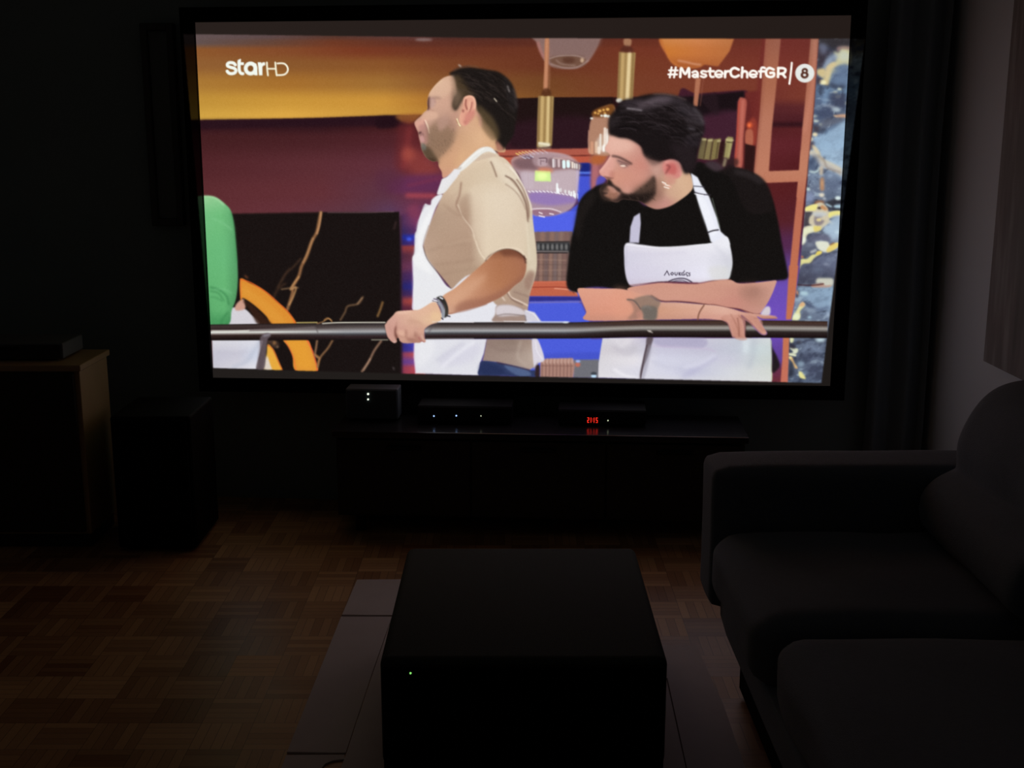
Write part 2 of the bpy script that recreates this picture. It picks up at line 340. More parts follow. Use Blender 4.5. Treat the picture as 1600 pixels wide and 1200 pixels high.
P('M','500 700 580 690 570 860 500 930 400 830 470 760',(160,184,206),2.5,.9)
P('M','240 930 300 870 400 870 480 900 480 960 400 940 300 960',(92,92,116),2.5,.85)
E('M',560,850,30,14,(196,220,230),1.6,.8)
P('M','330 955 400 945 460 955 480 985 560 960 560 1010 480 1050 430 1062 380 1045 340 1010',(222,224,204),1.1,.97)
P('M','440 1045 480 990 560 960 560 1005 470 1062',(232,204,96),1,.9); S('M','480 985 520 965',2,(150,90,40),.9,.8)
P('M','170 1000 280 960 340 1010 330 1070 240 1110 160 1080',(84,88,108),2.2,.7); E('M',270,985,40,18,(130,140,160),2,.7)
P('M','125 1190 130 1150 190 1130 240 1130 290 1090 340 1080 390 1050 380 1080 320 1120 280 1170 210 1180 180 1200 160 1240 120 1240',(222,216,140),1,1)
P('M','330 1090 350 1050 395 1055 380 1085',(240,214,88),.8,.95); S('M','285 1060 330 1040',4,(186,190,190),1.2,.9); S('M','155 1100 195 1112',3,(206,110,70),1,.8)
S('M','280 1180 330 1130 400 1085',2,(52,44,54),1.2,.8)
P('M','340 1110 540 1080 550 1240 300 1240',(96,104,132),3,.7); E('M',440,1188,34,12,(150,160,182),1.6,.8)
# lower stretch
P('N','200 10 500 10 540 100 500 130 360 120 340 180 200 190',(74,78,100),3,.6); E('N',270,130,70,40,(60,60,78),4,.6); E('N',390,40,60,30,(104,116,142),3,.5)
P('N','380 125 440 120 530 125 530 190 460 205 420 170 370 170',(204,204,186),1.5,.95); P('N','330 185 440 170 450 190 520 190 470 212 340 208',(200,140,110),1,.9)
S('N','190 185 330 190 440 176',1.6,(52,16,24),.8,.95)
P('N','210 210 300 220 510 215 490 400 380 400 300 340 220 280',(136,164,192),3,.7); S('N','235 265 275 268',6,(176,208,218),1.6,.85)
P('N','155 225 190 240 200 275 185 280',(206,140,110),1,.9); E('N',185,290,14,18,(70,50,60),1.4,.9)
P('N','260 355 300 365 360 410 300 400',(58,66,92),1.6,.9); S('N','300 380 380 425 480 400',3.5,(84,98,128),1.8,.8); E('N',320,430,52,20,(134,150,170),2.2,.8)
P('N','205 390 240 355 262 375 250 400 215 440 220 480 200 520 150 525 132 515 170 455',(222,216,152),1.1); P('N','235 350 262 365 250 390 205 390',(222,168,120),1.1,.9); E('N',180,490,36,30,(224,232,190),1.6)
P('N','250 420 300 470 280 510 230 500',(84,90,112),2,.7); E('N',308,498,20,12,(160,196,214),1.5,.9); E('N',485,470,14,24,(176,196,220),1.8,.8)
P('N','120 692 155 700 145 740 120 740',(224,226,172),1,.95); E('N',410,712,50,24,(196,220,228),2,.9)
P('N','115 790 195 800 180 845 120 845 150 830',(222,228,196),1,.95); S('N','105 850 170 862',3.4,(226,230,190),.9); P('N','105 880 140 880 160 930 195 985 165 985 140 930',(222,176,112),1,.95)
E('N',120,885,16,12,(232,224,150),.9); P('N','205 1020 240 1030 270 1088 215 1075',(228,222,140),1); E('N',222,945,34,30,(150,176,196),2,.7); E('N',270,1028,28,14,(120,146,166),1.6,.7)
P('N','120 745 165 770 170 800 120 790',(46,42,54),1.6,.85); E('N',205,735,26,16,(56,56,68),1.6,.8); S('N','250 830 300 770 350 800 420 830',4,(124,140,168),2,.7)
P('N','120 930 150 960 140 1060 110 1060',(40,44,56),2,.8); E('N',340,1010,70,70,(70,76,102),5,.6); E('N',300,880,70,40,(76,84,112),5,.5)
CLIP[0] = None
# hanging lamps
P('E','228 20 712 20 708 60 680 130 620 222 540 272 440 276 350 262 290 215 250 135 232 80',(146,114,108),1.1,.85)
P('E','300 46 700 46 660 140 600 200 360 190 330 120',(124,98,94),3,.5); S('E','244 80 264 145 288 190',4,(196,110,100),1.5,.5)
P('E','330 196 400 178 520 176 590 190 600 240 540 268 440 272 360 256',(112,76,58),1.4,.9); S('E','330 200 400 180 520 178 590 196',1.5,(166,138,130),.8); S('E','340 240 440 268 540 262 620 214',2,(170,140,134),1,.8)
P('E','430 195 500 190 520 225 450 240',(90,52,38),2,.8); E('E',574,212,14,18,(196,160,130),1); S('E','380 210 420 240 520 250',2,(166,136,124),1.2,.6)
P('E','296 46 326 46 322 250 314 430 284 430 290 250',(184,118,82),.8); S('E','330 250 326 430',2.5,(150,96,66),1,.7); S('E','310 60 300 420',1.5,(216,150,112),.8,.6)
P('E','284 428 330 428 340 480 270 480',(84,44,24),1.2,.8)
BR=(176,142,84)
P('E','246 482 362 484 356 640 346 850 234 862 240 640',BR,.8,1,False)
for s_,w_,c_ in [('256 490 246 860',4,(130,98,56)),('276 490 266 850',5,(204,170,108)),('300 490 288 840',3,(150,116,66)),('322 490 314 840',4.5,(224,196,136)),('344 490 336 850',4,(140,110,62))]: S('E',s_,w_,c_,1,.8)
P('E','250 832 330 832 322 860 252 862',(206,196,160),.9,.8)
P('E','852 150 975 156 965 300 952 515 838 512 846 300',BR,.8,1,False)
for s_,w_,c_ in [('860 156 846 505',4,(136,104,60)),('880 156 868 505',5,(196,160,100)),('902 156 890 505',3,(156,122,72)),('930 158 912 505',5.5,(238,214,162)),('958 160 944 505',4,(136,104,60))]: S('E',s_,w_,c_,1,.8)
P('E','888 52 942 56 934 108 892 104',(170,120,86),1,.9); P('E','885 104 940 110 955 150 860 148',(84,40,30),1.4,.8); E('E',852,514,24,16,(206,204,190),1)
P('Z','1087 122 1095 122 1090 166 1083 166',(176,108,78),.9,1,False); S('Z','1099 124 1094 165',1.5,(150,84,64),.9,.6)
P('E','1178 20 1640 20 1560 170 1500 230 1440 268 1290 262 1210 180',(196,108,48),1.2)
OR = colgrid([(56,[(1030,206,128,66),(1090,208,126,72),(1150,186,110,60)]),(80,[(1030,206,116,40),(1090,200,112,52),(1150,184,104,54)]),(108,[(1030,170,84,36),(1150,176,96,50)])])
lay(blur(fill(pts('Z','1034 60 1147 60 1140 80 1122 104 1100 101 1085 106 1062 104 1044 90')),1), OR)
S('F','0 215 60 226 120 240 165 245',2.5,(222,160,130),1.2,.7)
# glass lamp at the centre
O1 = P('O','100 230 200 200 400 150 620 150 830 190 950 280 992 340 975 560 945 780 900 880 780 960 640 1000 480 1010 360 980 300 800 200 500 80 330',(188,160,166),1,.85)
P('O','90 240 200 210 420 215 620 230 820 260 960 320 860 370 620 410 400 420 200 390 90 330',(150,104,104),2,.75)
P('O','150 250 400 240 400 330 420 380 230 380 120 320',(116,86,92),2.5,.8)
P('O','230 400 500 420 700 400 960 390 960 560 930 720 700 690 300 680 220 560',(202,184,192),2.5,.65)
P('O','320 700 560 690 940 760 880 850 600 880 360 840',(140,110,186),2.2,.8)
P('O','330 830 600 870 880 840 840 930 700 960 360 930',(168,138,150),2.5,.7)
P('O','355 925 560 915 740 955 640 1000 480 1010 360 985',(146,98,116),1.2,.8)
S('O','355 915 480 908 620 915 740 955',1.6,(240,226,232),.7,.95)
S('O','80 270 180 215 330 190',1.6,(190,150,140),1,.7); S('O','840 200 930 250 990 330',2,(196,140,130),1,.7)
P('O','395 180 700 190 700 330 395 330',(170,140,146),1.6,.8); P('O','440 230 545 230 545 330 440 330',(186,158,164),1,.9)
S('O','450 235 545 235 545 290',1.4,(90,60,70),.7); S('O','470 260 470 320',1.2,(110,80,90),.7,.8); S('O','480 272 520 272',1.2,(110,80,90),.7,.8)
P('O','600 235 980 290 990 390 860 370 610 350',(120,90,94),1.4,.8)
for x,y,h,w,c in [(640,300,90,3.6,(222,212,214)),(665,300,90,1.6,(190,170,176)),(712,300,80,4,(214,188,190)),(780,315,70,5.4,(226,250,250)),(838,310,60,5.6,(228,255,255)),(895,325,60,3.6,(240,226,210)),(925,335,56,2.2,(244,240,230)),(952,340,50,2.8,(226,222,214)),(985,350,60,1.4,(220,206,196))]:
    S('O',f'{x} {y-h/2} {x+2} {y+h/2}',w,c,.6,.95)
S('O','640 232 760 245 900 290',1.6,(226,196,186),.8,.7)
for i,(x,y) in enumerate([(150,172),(190,160),(232,152),(276,146),(325,140),(380,134),(440,128),(500,124)]):
    S('O',f'{x-12} {y-4} {x+26} {y+14}',1.4,[(248,226,110),(246,222,120),(244,222,130),(244,216,150),(240,210,170),(236,206,184),(220,180,150),(210,170,150)][i],.5,.95)
    S('O',f'{x+30} {y+16} {x+62} {y+40}',1.2,(214,200,220),.6,.7)
for x,y in [(248,228),(300,226),(350,210)]: S('O',f'{x-20} {y-8} {x+20} {y+8}',1.6,(250,250,255),.5,.9)
P('O','250 195 350 205 360 240 230 225',(70,56,92),1.4,.5)
S('O','450 30 580 55',3.4,(236,226,196),.9,.9); S('O','430 100 600 100',3,(196,160,120),1.2,.6)
P('O','455 370 520 360 620 380 620 420 440 420',(220,128,92),2,.85)
P('O','395 400 600 410 608 545 390 540',(206,240,140),.8,1,False); E('O',490,470,70,50,(236,255,160),2,.9); S('O','400 410 600 425',1.2,(236,190,110),.7,.7)
for x in (215,250,280,320,350): S('O',f'{x} {430+(x-215)*.1} {x+10} {640}',1.2,(206,190,206),1,.6)
for x,y in [(640,500),(700,520),(560,600),(610,600)]: S('O',f'{x} {y} {x} {y+50}',1.2,(214,194,206),1,.5)
for i in range(13):
    x=320+i*50; y=672+(0 if i<5 else (i-5)*8); S('O',f'{x-16} {y} {x+10} {y+16}',1.5,(248,244,250),.5,.9)
for x,y,h,w in [(690,610,60,3.2),(700,670,30,5.5),(740,660,40,1.6),(800,680,30,2),(850,690,34,2.2),(880,710,40,2.6),(915,710,60,3),(932,735,50,2.6),(965,740,60,1.3)]: S('O',f'{x} {y-h/2} {x} {y+h/2}',w,(244,250,250),.6,.9)
for q in ['450 960 490 975','450 1005 520 1020','590 975 640 985']: S('O',q,1.7,(250,240,244),.5,.95)
S('O','965 400 950 740',1.6,(200,180,220),.9,.6)
# glass lamp behind the second cook
P('E','650 640 680 600 740 560 800 550 830 620 830 900 640 915 622 840 630 700',(182,130,102),1,.95)
P('E','650 630 660 590 740 555 810 545 810 620 720 640',(120,70,30),1.2)
for x,y,w,h in [(672,606,10,8),(706,592,14,10),(735,585,10,9),(765,580,14,10),(695,612,10,6),(744,608,10,6)]: E('E',x,y,w,h,(236,176,84),.7)
for x,y,w,h in [(748,628,16,12),(772,632,14,10),(720,628,10,8),(645,648,12,7)]: E('E',x,y,w,h,(236,240,230),.7)
P('E','690 800 760 760 800 780 790 890 700 900 680 860',(206,184,168),2,.8)
for x,y0,y1,w,c in [(680,830,900,4,(226,190,160)),(712,770,880,3,(236,226,214)),(745,725,850,4,(240,224,210)),(762,730,840,2.6,(250,244,236)),(735,850,890,3.4,(255,255,250)),(700,870,905,5,(240,224,206)),(648,830,910,4,(214,150,116)),(726,780,850,2,(190,150,120))]: S('E',f'{x} {y0} {x} {y1}',w,c,.8,.9)
S('E','624 740 622 840 632 910',1.4,(232,170,140),.8,.8)
# person in green at the left edge
P('B','95 740 250 735 300 738 340 770 375 825 100 825',(206,202,210),.8)
P('B','262 720 300 690 310 740 262 750',(204,150,130),1)
GR = colgrid([(305,[(300,150,206,146),(345,130,200,136),(372,96,176,112)]),(340,[(300,110,190,124),(345,104,188,118),(372,84,160,100)]),(400,[(300,96,182,112),(350,98,184,116),(372,80,156,98)]),
   (450,[(300,88,172,104),(350,96,182,112),(372,76,150,92)]),(480,[(300,84,168,100),(350,92,178,108),(372,70,140,86)]),(506,[(300,70,158,92),(350,66,150,86),(372,54,128,74)])])
lay(blur(fill(smooth(pts('B','60 158 110 152 160 162 205 195 235 230 252 300 262 400 270 500 272 600 262 690 240 750 215 830 60 830 60 600 60 400 60 250 60 190'))),.8), GR)
for q,w,c,a in [('130 630 180 645 215 680 225 720',2.4,(44,120,66),.7),('130 650 170 660 200 700',1.8,(40,112,60),.6),('150 640 200 640 240 660',1.6,(130,206,146),.5),('130 680 160 685 190 700',1.6,(50,124,70),.6),
   ('110 640 130 760 150 830',3,(70,146,86),.5),('140 270 200 300 240 330',3,(130,206,144),.35),('235 240 255 330 264 500',2.6,(60,140,80),.5),('100 156 150 162 200 200',1.6,(190,226,176),.7),('220 760 190 800 180 830',3,(50,130,72),.6)]: S('B',q,w,c,1.4,a)
# orange ring chair behind
P('B','285 588 330 605 400 640 470 700 530 755 575 825 455 825 420 780 360 725 300 685 288 700',(222,138,38),.8)
P('B','300 620 350 650 440 720 510 790 520 815 460 812 400 740 320 680 296 670',(226,150,46),2.5,.7)
S('B','286 588 340 606 420 655 480 708 540 765 575 825',1.6,(240,96,30),.7); S('B','286 590 288 690',1.2,(240,110,40),.7)
P('B','300 700 340 715 430 800 445 825 380 825 340 760',(54,30,20),1.5,.9); S('B','310 570 322 580',3,(110,60,34),1.2,.8)
# handrail, back part of scene below
P('B','140 900 395 900 385 960 370 1055 145 1050',(196,192,206),.7,1,False)
AP = colgrid([(530,[(325,206,204,212),(400,212,212,222),(415,170,170,186)]),(555,[(325,190,188,204),(370,196,194,208),(400,200,206,224),(415,150,150,170)]),(578,[(325,190,188,200),(400,220,218,226),(415,180,180,190)])])
lay(blur(fill(pts('V','148 240 525 235 500 330 470 452 156 446')),.7), AP)
S('V','300 440 400 400 450 330 500 250',5,(168,176,196),2.5,.5); S('V','200 330 330 340 400 320',3,(180,178,194),2.5,.5)
P('V','550 330 560 280 610 400 640 460 520 455 530 440',(224,170,60),1.2); P('V','545 360 575 400 590 455 525 455',(216,206,196),1.6,.95)
P('V','555 275 590 300 640 410 660 462 600 462 570 400',(232,166,50),.8); S('V','556 280 596 310 636 400 662 462',1.6,(240,110,40),.7,.9)
P('V','676 236 840 236 880 310 905 390 920 468 762 466 740 360 710 290',(226,146,42),.7); P('V','700 250 820 250 860 330 880 440 790 440 750 330',(232,154,40),2.5,.8)
S('V','845 238 885 320 912 410 920 466',1.7,(246,90,50),.7); S('V','680 240 715 300 745 370 764 464',1.4,(240,104,44),.7,.9)
for q,w,c,a in [('920 242 912 300 905 350 925 370',3,(150,108,76),.9),('1034 242 1000 300 950 360 930 400 925 440',3,(140,98,62),.9),('905 350 935 375 925 430',3,(166,110,60),.8),('1390 250 1340 320 1300 400 1250 472',3.4,(140,104,82),.9),('1310 380 1262 462',2.2,(176,136,110),.7),('1480 445 1484 455',3,(70,60,62),.8)]: S('V',q,w,c,.9,a)
P('V','555 235 625 250 640 290 600 300 570 270 550 280',(70,50,40),1.6,.9); E('V',606,262,12,14,(150,104,60),1.4,.9); E('V',628,292,8,8,(140,110,80),1,.8)
S('B','740 60 740 60',1,(0,0,0),.5,0)
# cook in the beige shirt: neck, face
SK=(214,166,130)
NB = colgrid([(90,[(640,206,160,130),(700,206,166,140),(800,206,160,120)]),(125,[(640,214,170,140),(690,216,172,142),(720,206,158,130),(800,190,140,110)]),
  (160,[(640,210,164,138),(700,206,158,134),(730,210,150,124),(760,206,156,122),(800,200,150,112)]),(190,[(640,204,150,130),(672,198,154,132),(700,186,142,120),(730,214,164,128),(780,214,164,120)]),
  (215,[(640,190,140,124),(672,164,128,106),(700,170,128,102),(720,206,158,120),(750,222,174,132),(790,214,164,118)]),(250,[(640,140,110,90),(690,196,144,108),(720,218,168,124),(780,214,166,124)]),(280,[(680,206,140,116),(720,220,166,130),(780,214,166,124)])])
fp = 'C','580 290 640 300 800 420 900 640 950 740 1000 870 960 890 900 870 830 850 720 900 640 1000 520 1090 500 1040 478 1000 470 960 430 960 380 930 350 880 340 850 335 820 322 770 318 740 305 710 288 665 300 640 340 605 360 580 390 550 388 500 400 440 430 390 470 345 520 305'
FM = blur(fill(smooth(pts(*fp))), .6); lay(FM, NB)
CLIP[0] = FM
P('C','388 470 412 460 406 550 380 550',(70,36,30),1.4,.9)
P('C','410 462 445 470 450 520 420 545 405 520',(190,150,140),1.6,.7); S('C','408 478 440 466 452 500',1.5,(160,116,112),1,.6)
P('C','400 440 430 395 500 330 560 330 570 420 480 470 420 455',(222,180,150),2.5,.5)
S('C','400 430 440 380 500 330',2.4,(236,200,160),1.2,.5)
P('C','345 610 400 570 460 580 470 620 400 640 350 640',(226,178,150),1.6,.6)
P('C','292 660 330 640 380 630 370 680 330 720 305 700',(224,160,142),1.4,.7)
P('C','322 690 372 670 400 720 395 800 370 830 345 820 330 770',(180,124,116),1.6,.7)
S('C','372 640 392 690 404 740',1.7,(252,226,196),.6,.9); S('C','364 650 382 700 394 760',1.6,(150,104,96),.8,.6)
P('C','320 733 344 728 340 742 324 750',(84,48,50),.9,.85); P('C','330 765 352 762 366 800 345 815 330 790',(206,150,146),1.2,.8); S('C','334 760 352 742 358 760',1.2,(120,80,80),.8,.7)
P('C','400 700 520 620 600 660 600 760 560 880 470 960 420 965 370 930 340 880 345 840 390 830',(140,108,84),3.2,.75)
P('C','340 845 400 850 440 900 475 960 440 985 380 940 345 890',(84,66,48),2.2,.85); P('C','342 820 372 830 378 866 346 872',(112,112,104),1.4,.8); P('C','370 930 470 950 476 985 420 975',(70,50,36),1.8,.8)
P('C','470 960 520 900 600 820 640 760 640 880 560 1000 500 1040',(214,160,122),2.5,.6)
P('C','560 620 620 560 640 640 600 720 560 700',(190,140,122),2.5,.5)
P('C','470 640 540 600 560 660 500 720 470 700',(196,150,134),2.5,.6)
CLIP[0] = None
HA = P('C','560 275 600 250 645 232 720 225 800 235 860 245 940 260 1000 300 1050 360 1075 440 1092 520 1088 600 1075 680 1060 760 1010 830 985 870 950 840 925 820 930 780 900 720 850 660 810 600 780 560 765 500 745 455 700 450 670 470 640 520 620 555 600 560 585 520 600 460 618 420 610 350 590 300',(30,24,22),1.5)
P('C','590 300 640 290 700 380 760 450 700 450 660 480 600 560 585 520 600 460 600 360',(88,68,44),3.2,.75); P('C','580 440 620 400 660 460 620 540 600 566',(120,96,78),3.6,.75); P('C','575 300 600 300 618 420 590 440',(176,140,116),2,.5)
P('C','780 520 840 560 900 620 940 700 950 760 930 800 860 740 800 640',(88,70,46),2.6,.85); P('C','800 640 850 680 910 760 900 800 830 720',(150,116,84),2.2,.7)
P('C','980 300 1040 350 1080 460 1085 560 1040 560 1000 420',(40,34,34),2,.7); S('C','1060 400 1078 470 1082 540',4,(66,56,56),1.8,.7); S('C','1015 375 1030 415',2.2,(150,140,136),1,.8); S('C','912 470 930 492',1.8,(220,206,180),.6,.9)
S('C','636 208 650 220',2.4,(190,180,170),.9,.8); S('C','600 248 650 226 720 216',2.4,(84,60,48),1.2,.7); S('C','720 215 760 218 790 226',2.2,(110,76,50),1.2,.6)
P('C','930 800 985 860 965 880 930 870',(170,110,90),1.5,.9)
rh = np.random.RandomState(3)
CLIP[0] = HA
for i in range(90):
    a_ = rh.rand(); x_ = 620+400*a_; y_ = 262+rh.rand()*(150+180*a_); L_ = 30+rh.rand()*50
    S('C',f'{x_:.0f} {y_:.0f} {x_+L_*.8:.0f} {y_+L_*(.1+.5*a_):.0f} {x_+L_*1.3:.0f} {y_+L_*(.4+.9*a_):.0f}',1.1,[(54,44,42),(12,9,9),(74,60,54)][i%3],.7,.4)
CLIP[0] = None
for i in range(70):
    x_ = 350+rh.rand()*240; y_ = 690+rh.rand()*250
    if (x_-350)*.9+ (y_-690) < 60 or y_ > 960-(x_-470)*.9: continue
    S('C',f'{x_:.0f} {y_:.0f} {x_+6:.0f} {y_+12:.0f}',.9,(96,74,58),.5,.3)
P('C','425 455 470 452 500 470 470 476 430 470',(150,112,100),1.6,.5); S('C','405 545 420 560 440 566',1.4,(170,116,100),.9,.5)
# ear
P('C','672 470 700 448 735 448 760 470 768 520 760 560 730 610 715 650 690 680 665 682 645 660 640 620 650 580 668 540',(226,158,132),.7)
S('C','676 500 684 470 710 455 745 462 762 500 758 545',2,(244,186,156),.8,.8); S('C','690 480 688 520 700 555',2.4,(140,70,60),.8,.85); S('C','722 490 716 530 708 570',2.2,(236,176,146),.8,.8); S('C','738 500 732 540 716 580',1.8,(160,84,76),.8,.8)
E('C',668,566,9,12,(150,84,74),1,.9); P('C','690 590 760 560 750 620 700 670 680 670',(206,124,110),1.6,.75); S('C','648 600 646 650 662 676',2,(232,170,140),.9,.7); E('C',682,655,10,14,(180,104,92),1.5,.6)
S('C','620 628 628 655 645 684',1.4,(255,246,190),.4); S('C','616 640 626 662',1,(160,100,60),.5,.7); S('C','768 580 800 620 805 680',3,(220,150,140),1.8,.6)
# beige shirt
P('C','600 1000 660 950 720 880 800 845 880 845 860 870 760 900 680 970',(216,166,124),.8,1,False)
P('C','560 1120 640 1040 700 960 770 895 830 865 900 865 940 900 985 980 1010 1100 800 1200 560 1200',(208,184,160),.8,1,False)
S('C','830 900 900 890 940 920',2,(226,208,180),1,.7)
WH=(226,226,230)
SH = colgrid([(230,[(640,214,190,160),(750,222,198,170),(830,206,186,160)]),(290,[(640,186,156,130),(700,206,178,150),(760,222,204,178),(840,216,200,180)]),
 (340,[(640,170,138,116),(690,180,150,126),(730,184,152,128),(760,222,202,176),(800,214,194,168),(840,206,186,160)]),(390,[(640,190,160,138),(690,180,148,124),(735,176,144,120),(760,220,200,172),(810,214,194,166),(840,206,188,158)]),
 (430,[(640,180,150,126),(700,176,144,120),(750,180,150,124),(800,206,180,150),(840,206,190,164)]),(480,[(640,170,140,120),(760,176,146,124),(820,176,146,126),(840,190,166,148)]),(600,[(640,170,140,120),(760,160,136,122),(820,176,156,142),(850,196,184,180)])])
sp = 'D','420 0 470 -70 560 -100 680 -130 740 -125 800 -60 850 30 890 120 905 170 910 240 920 330 932 440 932 520 915 600 890 680 880 760 860 900 700 900 560 760 470 700 430 640 350 540 290 470 268 390 290 300 340 180 380 90'
SM = blur(fill(smooth(pts(*sp))), .7); lay(SM, SH)
CLIP[0] = SM
P('C','640 1100 740 1000 860 960 930 1080 1010 1200 600 1200',(206,182,152),4,.5)
P('C','880 900 960 960 1060 1060 1130 1180 1080 1200 960 1060 890 980',(226,210,186),3,.7)
S('D','490 20 480 90 462 150 490 200 530 260 560 320',2.4,(150,112,92),1.2,.85); S('D','470 150 500 220 550 290 570 350 600 430 640 480',1.8,(240,222,196),.9,.8); S('D','540 90 545 160 555 260',4,(158,126,104),2.4,.5)
P('D','490 110 545 90 550 200 520 240 480 180',(170,138,114),3,.6)
S('D','390 150 460 205 500 210',3,(160,128,106),2,.5); S('D','300 420 400 390 520 375',3.5,(158,128,106),2.4,.45); S('D','340 500 450 488 560 470',3,(160,128,106),2.2,.5); S('D','370 560 470 540 590 520',3,(160,130,108),2.2,.45); S('D','390 390 520 360 580 350',2.4,(196,166,140),1.8,.5)
S('D','480 60 440 110 380 180',3,(190,160,134),2,.4)
P('D','540 60 640 20 740 30 820 100 860 180 875 260 870 350 860 430 760 400 680 420 630 470 590 380 556 300 540 180',(222,202,176),3,.55)
P('D','640 60 740 60 800 160 780 260 680 240',(224,206,182),6,.5)
S('O','0 310 60 350 150 450 220 560 270 680 300 800',1.5,(236,220,202),.8,.8)
for q,w,c,a in [('0 470 100 530 180 640 240 760 280 880 300 1080',2.2,(112,80,66),.85),('60 360 160 470 230 590 280 700 330 830 345 930',1.3,(246,236,224),.9),('150 520 220 620 280 760 310 900 310 1040',1.8,(130,96,80),.8),('0 580 100 650 180 740 240 850 270 920',1.8,(150,118,98),.6),('0 520 80 570 160 650',1.4,(226,206,184),.7)]: S('O',q,w,c,.9,a)
S('D','780 0 830 60 870 130 885 250',2.4,(140,106,88),1,.5); P('D','880 250 910 240 930 420 925 560 890 620 880 480',(216,202,176),2,.6)
S('D','870 250 885 400 888 470',2,(236,224,200),1.5,.5)
P('D','780 640 880 560 920 560 900 640 880 740 800 720',(166,138,120),2.5,.8); S('D','765 655 780 690 830 715 880 740',2.2,(236,214,196),.8,.9); S('D','760 670 790 706 850 735',1.8,(120,88,76),.9,.8); S('D','800 660 860 680 890 690',2,(140,110,96),1.2,.7); S('D','730 690 745 710',2,(226,206,190),.8,.8)
P('D','880 540 920 545 905 620 880 650 860 610',(150,112,96),2,.6)
CLIP[0] = None
S('C','885 965 905 1010 930 1080',1.8,(110,76,60),1,.8)
# white apron of the first cook
P('C','640 1000 700 940 780 870 830 848 880 850 915 880 920 900 870 885 820 900 760 950 680 1020 640 1040',(228,226,220),.7)
S('C','660 1000 740 920 830 860',2,(246,244,240),.8,.7); S('C','650 1010 600 1060',2.4,(190,180,176),.8,.8)
P('D','370 20 378 0 400 -10 470 -25 440 20 390 80 350 90 356 60',(224,222,222),.7); P('C','575 1050 600 1020 650 1025 640 1060 580 1100 500 1200 470 1200 500 1120',(226,224,226),.7,1,False)
P('D','380 95 340 170 300 280 272 370 268 400 290 460 340 530 400 620 440 650 400 690 380 700 300 760 210 770 205 700 208 600 203 470 215 430 218 330 228 300 240 240 275 150 290 148 310 150 318 120 350 95',WH,.7)
P('D','300 200 330 170 290 290 262 360 262 410 240 440 236 340 260 260',(240,240,240),2,.7); P('D','215 440 262 430 300 500 320 560 250 520 215 500',(240,240,240),2.5,.6)
for q in ['276 150 262 185','240 240 226 290','230 300 216 340','222 345 218 380','216 400 214 440','300 150 270 160']: S('D',q,1.6,(170,160,176),1,.6)
S('D','268 395 290 465 350 545 430 640',1.3,(96,76,70),.6,.8); S('D','300 270 276 340 266 390',1,(150,126,110),.6,.7)
S('D','205 480 204 620 206 760',1.2,(176,140,190),.8,.7)
P('D','440 640 560 560 680 720 700 740 690 790 672 840 300 840 380 780 410 700',(222,222,230),.8)
P('D','215 936 640 936 622 1020 600 1080 590 1148 222 1136 212 1040',(218,218,226),.7,1,False)
P('D','420 1010 600 960 560 1060 400 1100 360 1080',(206,204,220),4,.7); S('D','380 1100 470 1020 560 960',5,(236,236,242),2,.5); S('D','350 1060 420 1010 500 960',5,(190,188,206),2.6,.5); P('D','230 950 330 950 320 1030 240 1100',(230,230,234),3,.6)
S('D','215 940 214 1040 222 1136',1.2,(214,150,190),.8,.6); S('D','222 1136 400 1142 590 1148',1.2,(250,250,250),.6,.8)
# lower shirt, apron tie, jeans
P('D','700 740 780 736 860 760 870 800 866 836 680 836 690 790',(160,134,122),.9); P('D','700 745 780 738 850 765 862 795 780 800 700 800',(214,206,212),1.3,.9); P('D','860 765 920 780 960 835 870 836 862 800',(206,202,214),.8,1,False); S('D','870 770 915 790 945 830',1.2,(240,240,246),.7,.8)
S('D','700 800 760 790 860 800',1.4,(110,90,84),.9,.8); S('D','865 800 870 836',1.4,(90,70,70),.8,.8)
LS = colgrid([(528,[(750,146,122,112),(800,140,118,106),(830,160,136,122),(850,200,190,190)]),(560,[(750,150,126,116),(800,160,138,126),(830,180,160,146),(850,196,186,190)]),(580,[(750,110,92,90),(800,160,138,126),(850,180,160,150)])])
lay(blur(fill(pts('D','640 936 905 936 930 1000 920 1100 890 1118 780 1090 700 1072 615 1066 625 1020')),.7), LS)
S('D','640 960 720 1000 840 1000',4,(136,112,104),2.5,.5); S('D','840 950 820 1040 870 1090',3,(196,178,164),2,.5)
P('D','905 938 935 936 960 990 975 1040 972 1066 940 1080 920 1110 910 1040',(212,206,218),.8); S('D','925 950 935 1010 968 1055',1.2,(240,238,246),.8,.7); S('D','940 1075 915 1110',2,(150,130,136),1,.7)
P('D','612 1066 700 1074 790 1094 890 1118 920 1120 920 1156 740 1150 596 1148 600 1100',(44,56,98),.8); P('D','740 1090 860 1110 900 1150 820 1152',(84,104,146),1.4,.8); P('D','610 1075 700 1090 740 1140 604 1140',(34,44,84),2,.7); S('D','700 1074 800 1096 890 1118',1.6,(60,36,40),.9,.8)
P('D','925 1100 948 1090 948 1160 925 1160',(50,34,36),1)
